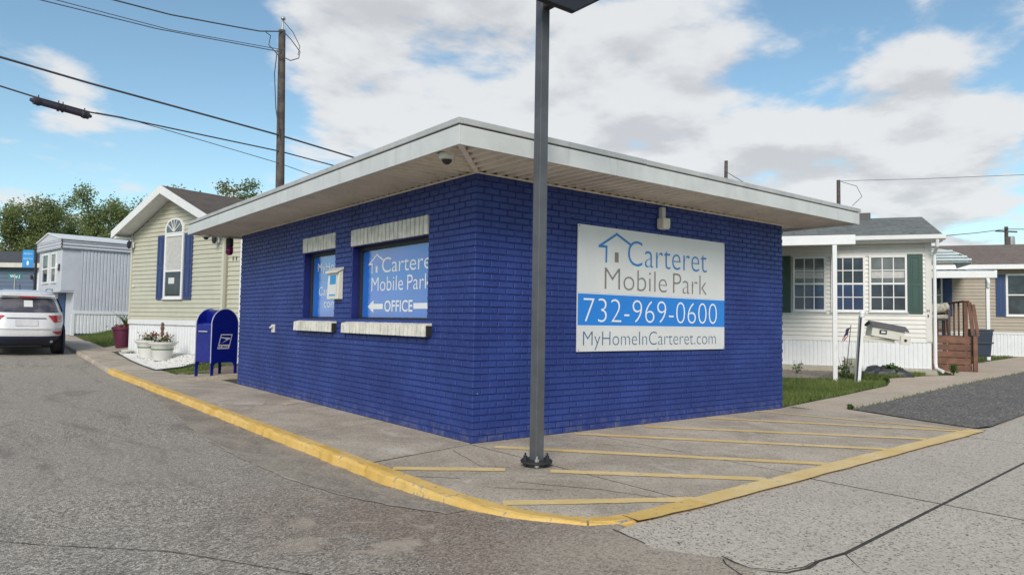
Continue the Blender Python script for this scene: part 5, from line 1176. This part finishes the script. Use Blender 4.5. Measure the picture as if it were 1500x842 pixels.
sheet('lawn', span((5.62, 12.2, 14)), span((.0, 6, 12)), lambda x, y: zr(x)-.022, 'soil_and_turf')
grass('green lawn beside the right end of the office', lawn_r, 26000, .075, 3, zrf)
bed_p = [(12.6, 1.66), (14.1, 1.44), (14.55, 1.6), (13.6, 3.0), (12.4, 2.6), (12.0, 1.75)]
grass('grass patch below the white home', bed_p, 6500, .08, 4, lambda x, y: zr(x)+.0)
grass('grass strip along the tan home', [(19.2, 3.2), (26, 3.15), (26.3, 3.4), (25.6, 4.4), (22, 8.6), (18, 5.5)], 12000, .08, 5, lambda x, y: land(x, y)-.02)
grass('grass tufts along the edge of the asphalt driveway', [(6.3, -.70), (9.07, -.34), (11.98, -.05), (17.47, .34), (17.47, .43), (11.98, .03), (9.07, -.27), (6.35, -.61)], 1500, .05, 6, lambda x, y: zr(x)+.004)
sheet('left_lawn', span((-.5, 3.0, 14)), span((8.3, 26, 36)), lambda x, y: (zk(y)-.012+lift(x, y)) if x > -.42 else zk(y)-.05, 'soil_and_turf')
lz_ = lambda x, y: zk(y)-.012+lift(x, y)
grass('green grass beside the lilac trailer', [(-.52, 19.3), (.5, 19.3), (1.8, 25.7), (-.6, 24.6)], 9000, .07, 7, lz_); grass('thin grass strip behind the blue mailbox', [(-.30, 10.5), (.4, 10.9), (1.0, 11.6), (.85, 12.0), (.2, 11.6), (-.38, 11.2)], 2200, .05, 8, lz_)
bisected('bare_earth', [(-.38, 9.9), (.0, 8.6), (1.6, 8.2), (1.8, 11.0), (1.0, 11.5), (.3, 10.9), (-.3, 10.5)], 'dirt', lz_, .006)
grass('sparse grass tuft in the bare earth by the mailbox', [(-.22, 9.9), (.3, 10.2), (.2, 10.45), (-.25, 10.2)], 500, .05, 9, lz_)
# white pebble bed
pb = [(-.53, 11.5), (.15, 11.9), (.90, 12.4), (.62, 13.3), (.30, 14.4), (-.10, 15.8), (-.48, 16.3), (-.56, 14.0)]
def pebbles(label, poly, n, s0, s1, mat, zf, seed):
    nr = np.random.default_rng(seed); A = np.array(poly); P = nr.uniform(A.min(0), A.max(0), (n*3, 2)); P = P[inside(poly, P)][:n]; n = len(P)
    ico = np.array([(0, 0, 1), (1, 0, .1), (.3, .9, -.1), (-.8, .6, .1), (-.8, -.6, -.1), (.3, -.9, .1), (0, 0, -1)], float); tri = np.array([(0, 1, 2), (0, 2, 3), (0, 3, 4), (0, 4, 5), (0, 5, 1), (6, 2, 1), (6, 3, 2), (6, 4, 3), (6, 5, 4), (6, 1, 5)])
    a = nr.uniform(0, 6.28, n); s_ = nr.uniform(s0, s1, (n, 1, 1)); sc = nr.uniform(.6, 1.2, (n, 1, 3))*np.array([1, 1, .7]); V = ico[None]*s_*sc; ca_, sa = np.cos(a)[:, None], np.sin(a)[:, None]
    V = np.stack([V[:, :, 0]*ca_-V[:, :, 1]*sa, V[:, :, 0]*sa+V[:, :, 1]*ca_, V[:, :, 2]], 2); V[:, :, 0] += P[:, :1]; V[:, :, 1] += P[:, 1:]; V[:, :, 2] += np.array([zf(x, y) for x, y in P])[:, None]
    o = inst('pebbles', fast_mesh('pebbles', V.reshape(-1, 3), (tri[None]+np.arange(n)[:, None, None]*7).reshape(-1, 3), mat)); o['kind'] = 'stuff'; tag(o, label, 'pebbles'); return o
pebbles('bed of white pebbles in front of the cream home', pb, 4200, .016, .034, 'white_stone', lambda x, y: lz_(x, y)+.016, 1)
pebbles('strip of grey pebbles below the white home', [(9.5, 3.9), (11.6, 2.2), (12.5, 2.75), (13.5, 3.1), (11.5, 6.5), (9.8, 6.0)], 5000, .02, .05, 'pebble', lambda x, y: zr(x)+.01, 2)
MB().tube([(x, y, lz_(x, y)+.015) for x, y in [(.95, 12.1), (.15, 11.72), (-.52, 11.42), (-.57, 12.6), (-.58, 14.0), (-.50, 16.3)]], .022, 6).build('edging_strip', 'plastic_black')
tag(bpy.data.objects['edging_strip'], 'black plastic edging round the white pebble bed', 'edging')
def foliage(mb_par, name, mat, c, r, n, size, seed, squash=.7):
    nr = np.random.default_rng(seed); C = nr.normal(0, .45, (n, 3))*np.array([r, r, r*squash])+np.array(c); a = nr.normal(0, 1, (n, 3)); a[:, 2] = abs(a[:, 2]); a /= np.linalg.norm(a, axis=1)[:, None]; b = np.cross(a, nr.normal(0, 1, (n, 3))); b /= np.linalg.norm(b, axis=1)[:, None]; s_ = (size*nr.uniform(.6, 1.3, n))[:, None]
    return inst(name, fast_mesh(name, np.stack([C-a*s_, C-b*s_*.5, C+a*s_, C+b*s_*.5], 1).reshape(-1, 3), np.arange(n*4).reshape(-1, 4), mat), mb_par)
def urn(label, x, y, sc, seed):
    o = thing('planter', label, 'planter', (x, y, lz_(x, y)+.01), 0, 'white urn planters'); o.scale = (sc, sc, sc)
    MB().lathe([(.17, 0), (.185, .01), (.225, .25), (.24, .33), (.285, .37), (.30, .395), (.30, .425), (.27, .43), (.25, .39), (.02, .38)], n=24).build('pot', 'urn_white', o, smooth=True); MB().lathe([(.2265, .245), (.234, .25), (.238, .275), (.2325, .28)], n=24).build('green_band', 'urn_green', o, smooth=True)
    MB().lathe([(.25, .0), (.02, .02)], (0, 0, .395), 18).build('soil', 'potting_soil', o); foliage(o, 'leaves', 'weed_leaf', (0, 0, .47), .22, 150, .035, seed); foliage(o, 'reddish_leaves', 'red_leaf', (.10, .05, .53), .14, 90, .035, seed+1); foliage(o, 'blossoms', 'petal', (-.06, -.05, .50), .2, 70, .028, seed+2)
    return o
urn('near white urn planter with green band and flowers on the pebbles', .0, 13.35, 1.08, 1); urn('farther white urn planter with flowers, behind the near urn', -.12, 14.35, 1.08, 5)
st = thing('garden_stake', 'small brown figure on a garden stake between the urn planters', 'garden stake', (.12, 14.0, lz_(.12, 14.0))); MB().tube([(0, 0, 0), (0, 0, .72)], .008, 6).build('stake', 'bark', st)
MB().lathe([(.01, .55), (.05, .60), (.03, .68), (.045, .72), (.05, .77), (.03, .81), (.045, .85), (.02, .90)], n=10).build('figure', 'deck_wood', st, smooth=True)
pp = thing('purple_planter', 'tall plum coloured planter with a spiky plant by the cream home corner', 'planter', (-.12, 18.0, lz_(-.12, 18.0)+.02))
MB().lathe([(.17, 0), (.18, .01), (.265, .52), (.30, .53), (.305, .60), (.285, .61), (.27, .57), (.02, .56)], n=22).build('pot', 'terracotta_purple', pp, smooth=True); foliage(pp, 'reddish_leaves', 'red_leaf', (0, 0, .62), .26, 160, .045, 31, .35)
sp_ = MB()
for k in range(34):
    a = k*2.4; l = .25+.25*((k*37) % 10)/10; sp_.tube([(.08, 0, .6), (.08+math.cos(a)*l*.35, math.sin(a)*l*.35, .6+l*.7), (.08+math.cos(a)*l*.8, math.sin(a)*l*.8, .6+l*.95)], [.008, .006, .002], 4)
sp_.build('spikes', 'weed_leaf', pp)
cn = thing('tipped_can', 'small pale downspout end lying beside the urn planters', 'downspout', (-.33, 16.15, lz_(-.3, 16.1)+.06)); MB().tube([(-.14, -.05, 0), (.16, .06, .02)], [.055, .055], 14, False).build('shell', 'box_cream', cn, smooth=True); MB().tube([(-.145, -.052, 0), (-.135, -.048, 0)], .062, 14, False).build('rim', 'trim_white', cn)
# bits by the letterbox
blk = thing('concrete_block', 'pale square block standing by the skirting behind the letterbox', 'block', (12.6, 2.45, zr(12.6)), R(-58)); MB().cbox(-.14, -.10, 0, .14, .10, .40, .01).build('block', 'block', blk); MB().cbox(-.15, -.11, .402, .15, .11, .45, .012).build('cap', 'trim_white', blk)
sol = thing('solar_light', 'small white solar path light at the foot of the letterbox', 'garden light', (11.45, 1.62, zr(11.4))); MB().tube([(0, 0, 0), (0, 0, .22)], .012, 6).build('stake', 'black_steel', sol); MB().lathe([(.03, .22), (.075, .30), (.075, .33), (.02, .35)], n=12).build('lamp', 'print_white', sol, smooth=True)
tp = thing('tarp_heap', 'crumpled black plastic heap with weeds below the white home', 'tarp', (13.35, 2.05, zr(13.3)), R(-58))
rr = random.Random(3); V = []; N = 13
for i in range(N):
    for j in range(N):
        x = -.62+1.24*i/(N-1); y = -.3+.6*j/(N-1); q = max(0, 1-(x/.62)**2)*max(0, 1-(y/.3)**2); V.append((x+rr.uniform(-.02, .02), y+rr.uniform(-.02, .02), .005+q**.6*.20*(.6+.8*rr.random())))
MB().add(V, [(i*N+j, (i+1)*N+j, (i+1)*N+j+1, i*N+j+1) for i in range(N-1) for j in range(N-1)]).build('sheet', 'tarp', tp); foliage(tp, 'weeds', 'weed_leaf', (.18, -.05, .18), .14, 160, .055, 41)
def weed(label, x, y, h, seed, zf=zrf, n=90):
    o = thing('weed', label, 'plant', (x, y, zf(x, y)), 0, 'weeds by the white home'); s_ = MB()
    for k in range(5): a = k*1.3+seed; s_.tube([(0, 0, 0), (math.cos(a)*h*.2, math.sin(a)*h*.2, h*.6), (math.cos(a)*h*.3, math.sin(a)*h*.3, h)], [.008, .006, .002], 4)
    s_.build('stems', 'weed_leaf', o); foliage(o, 'leaves', 'weed_leaf', (0, 0, h*.5), h*.36, n, .042, seed, 1.0)
weed('leafy weed between the porch post and the letterbox', 11.55, 2.05, .5, 3, zrf, 70); weed('low weed at the foot of the white home downspout', 15.05, 1.15, .28, 6); weed('thin weed against the white skirting by the porch post', 11.9, 3.4, .35, 8, zrf, 22)
weed('tiny weed tuft at the driveway corner', 6.35, -.62, .07, 12); weed('dark weed tuft at the tip of the lawn', 11.55, 1.18, .12, 14)
lt_ = thing('litter', 'flattened tan scrap of litter on the sidewalk by the office', 'litter', (-.30, 4.05, zk(4)+.004), R(20)); MB().add([(-.12, -.04, 0), (.13, -.05, .004), (.14, .05, .002), (-.10, .06, .006), (0, .0, .012)], [(0, 1, 4), (1, 2, 4), (2, 3, 4), (3, 0, 4)]).build('scrap', 'litter', lt_)
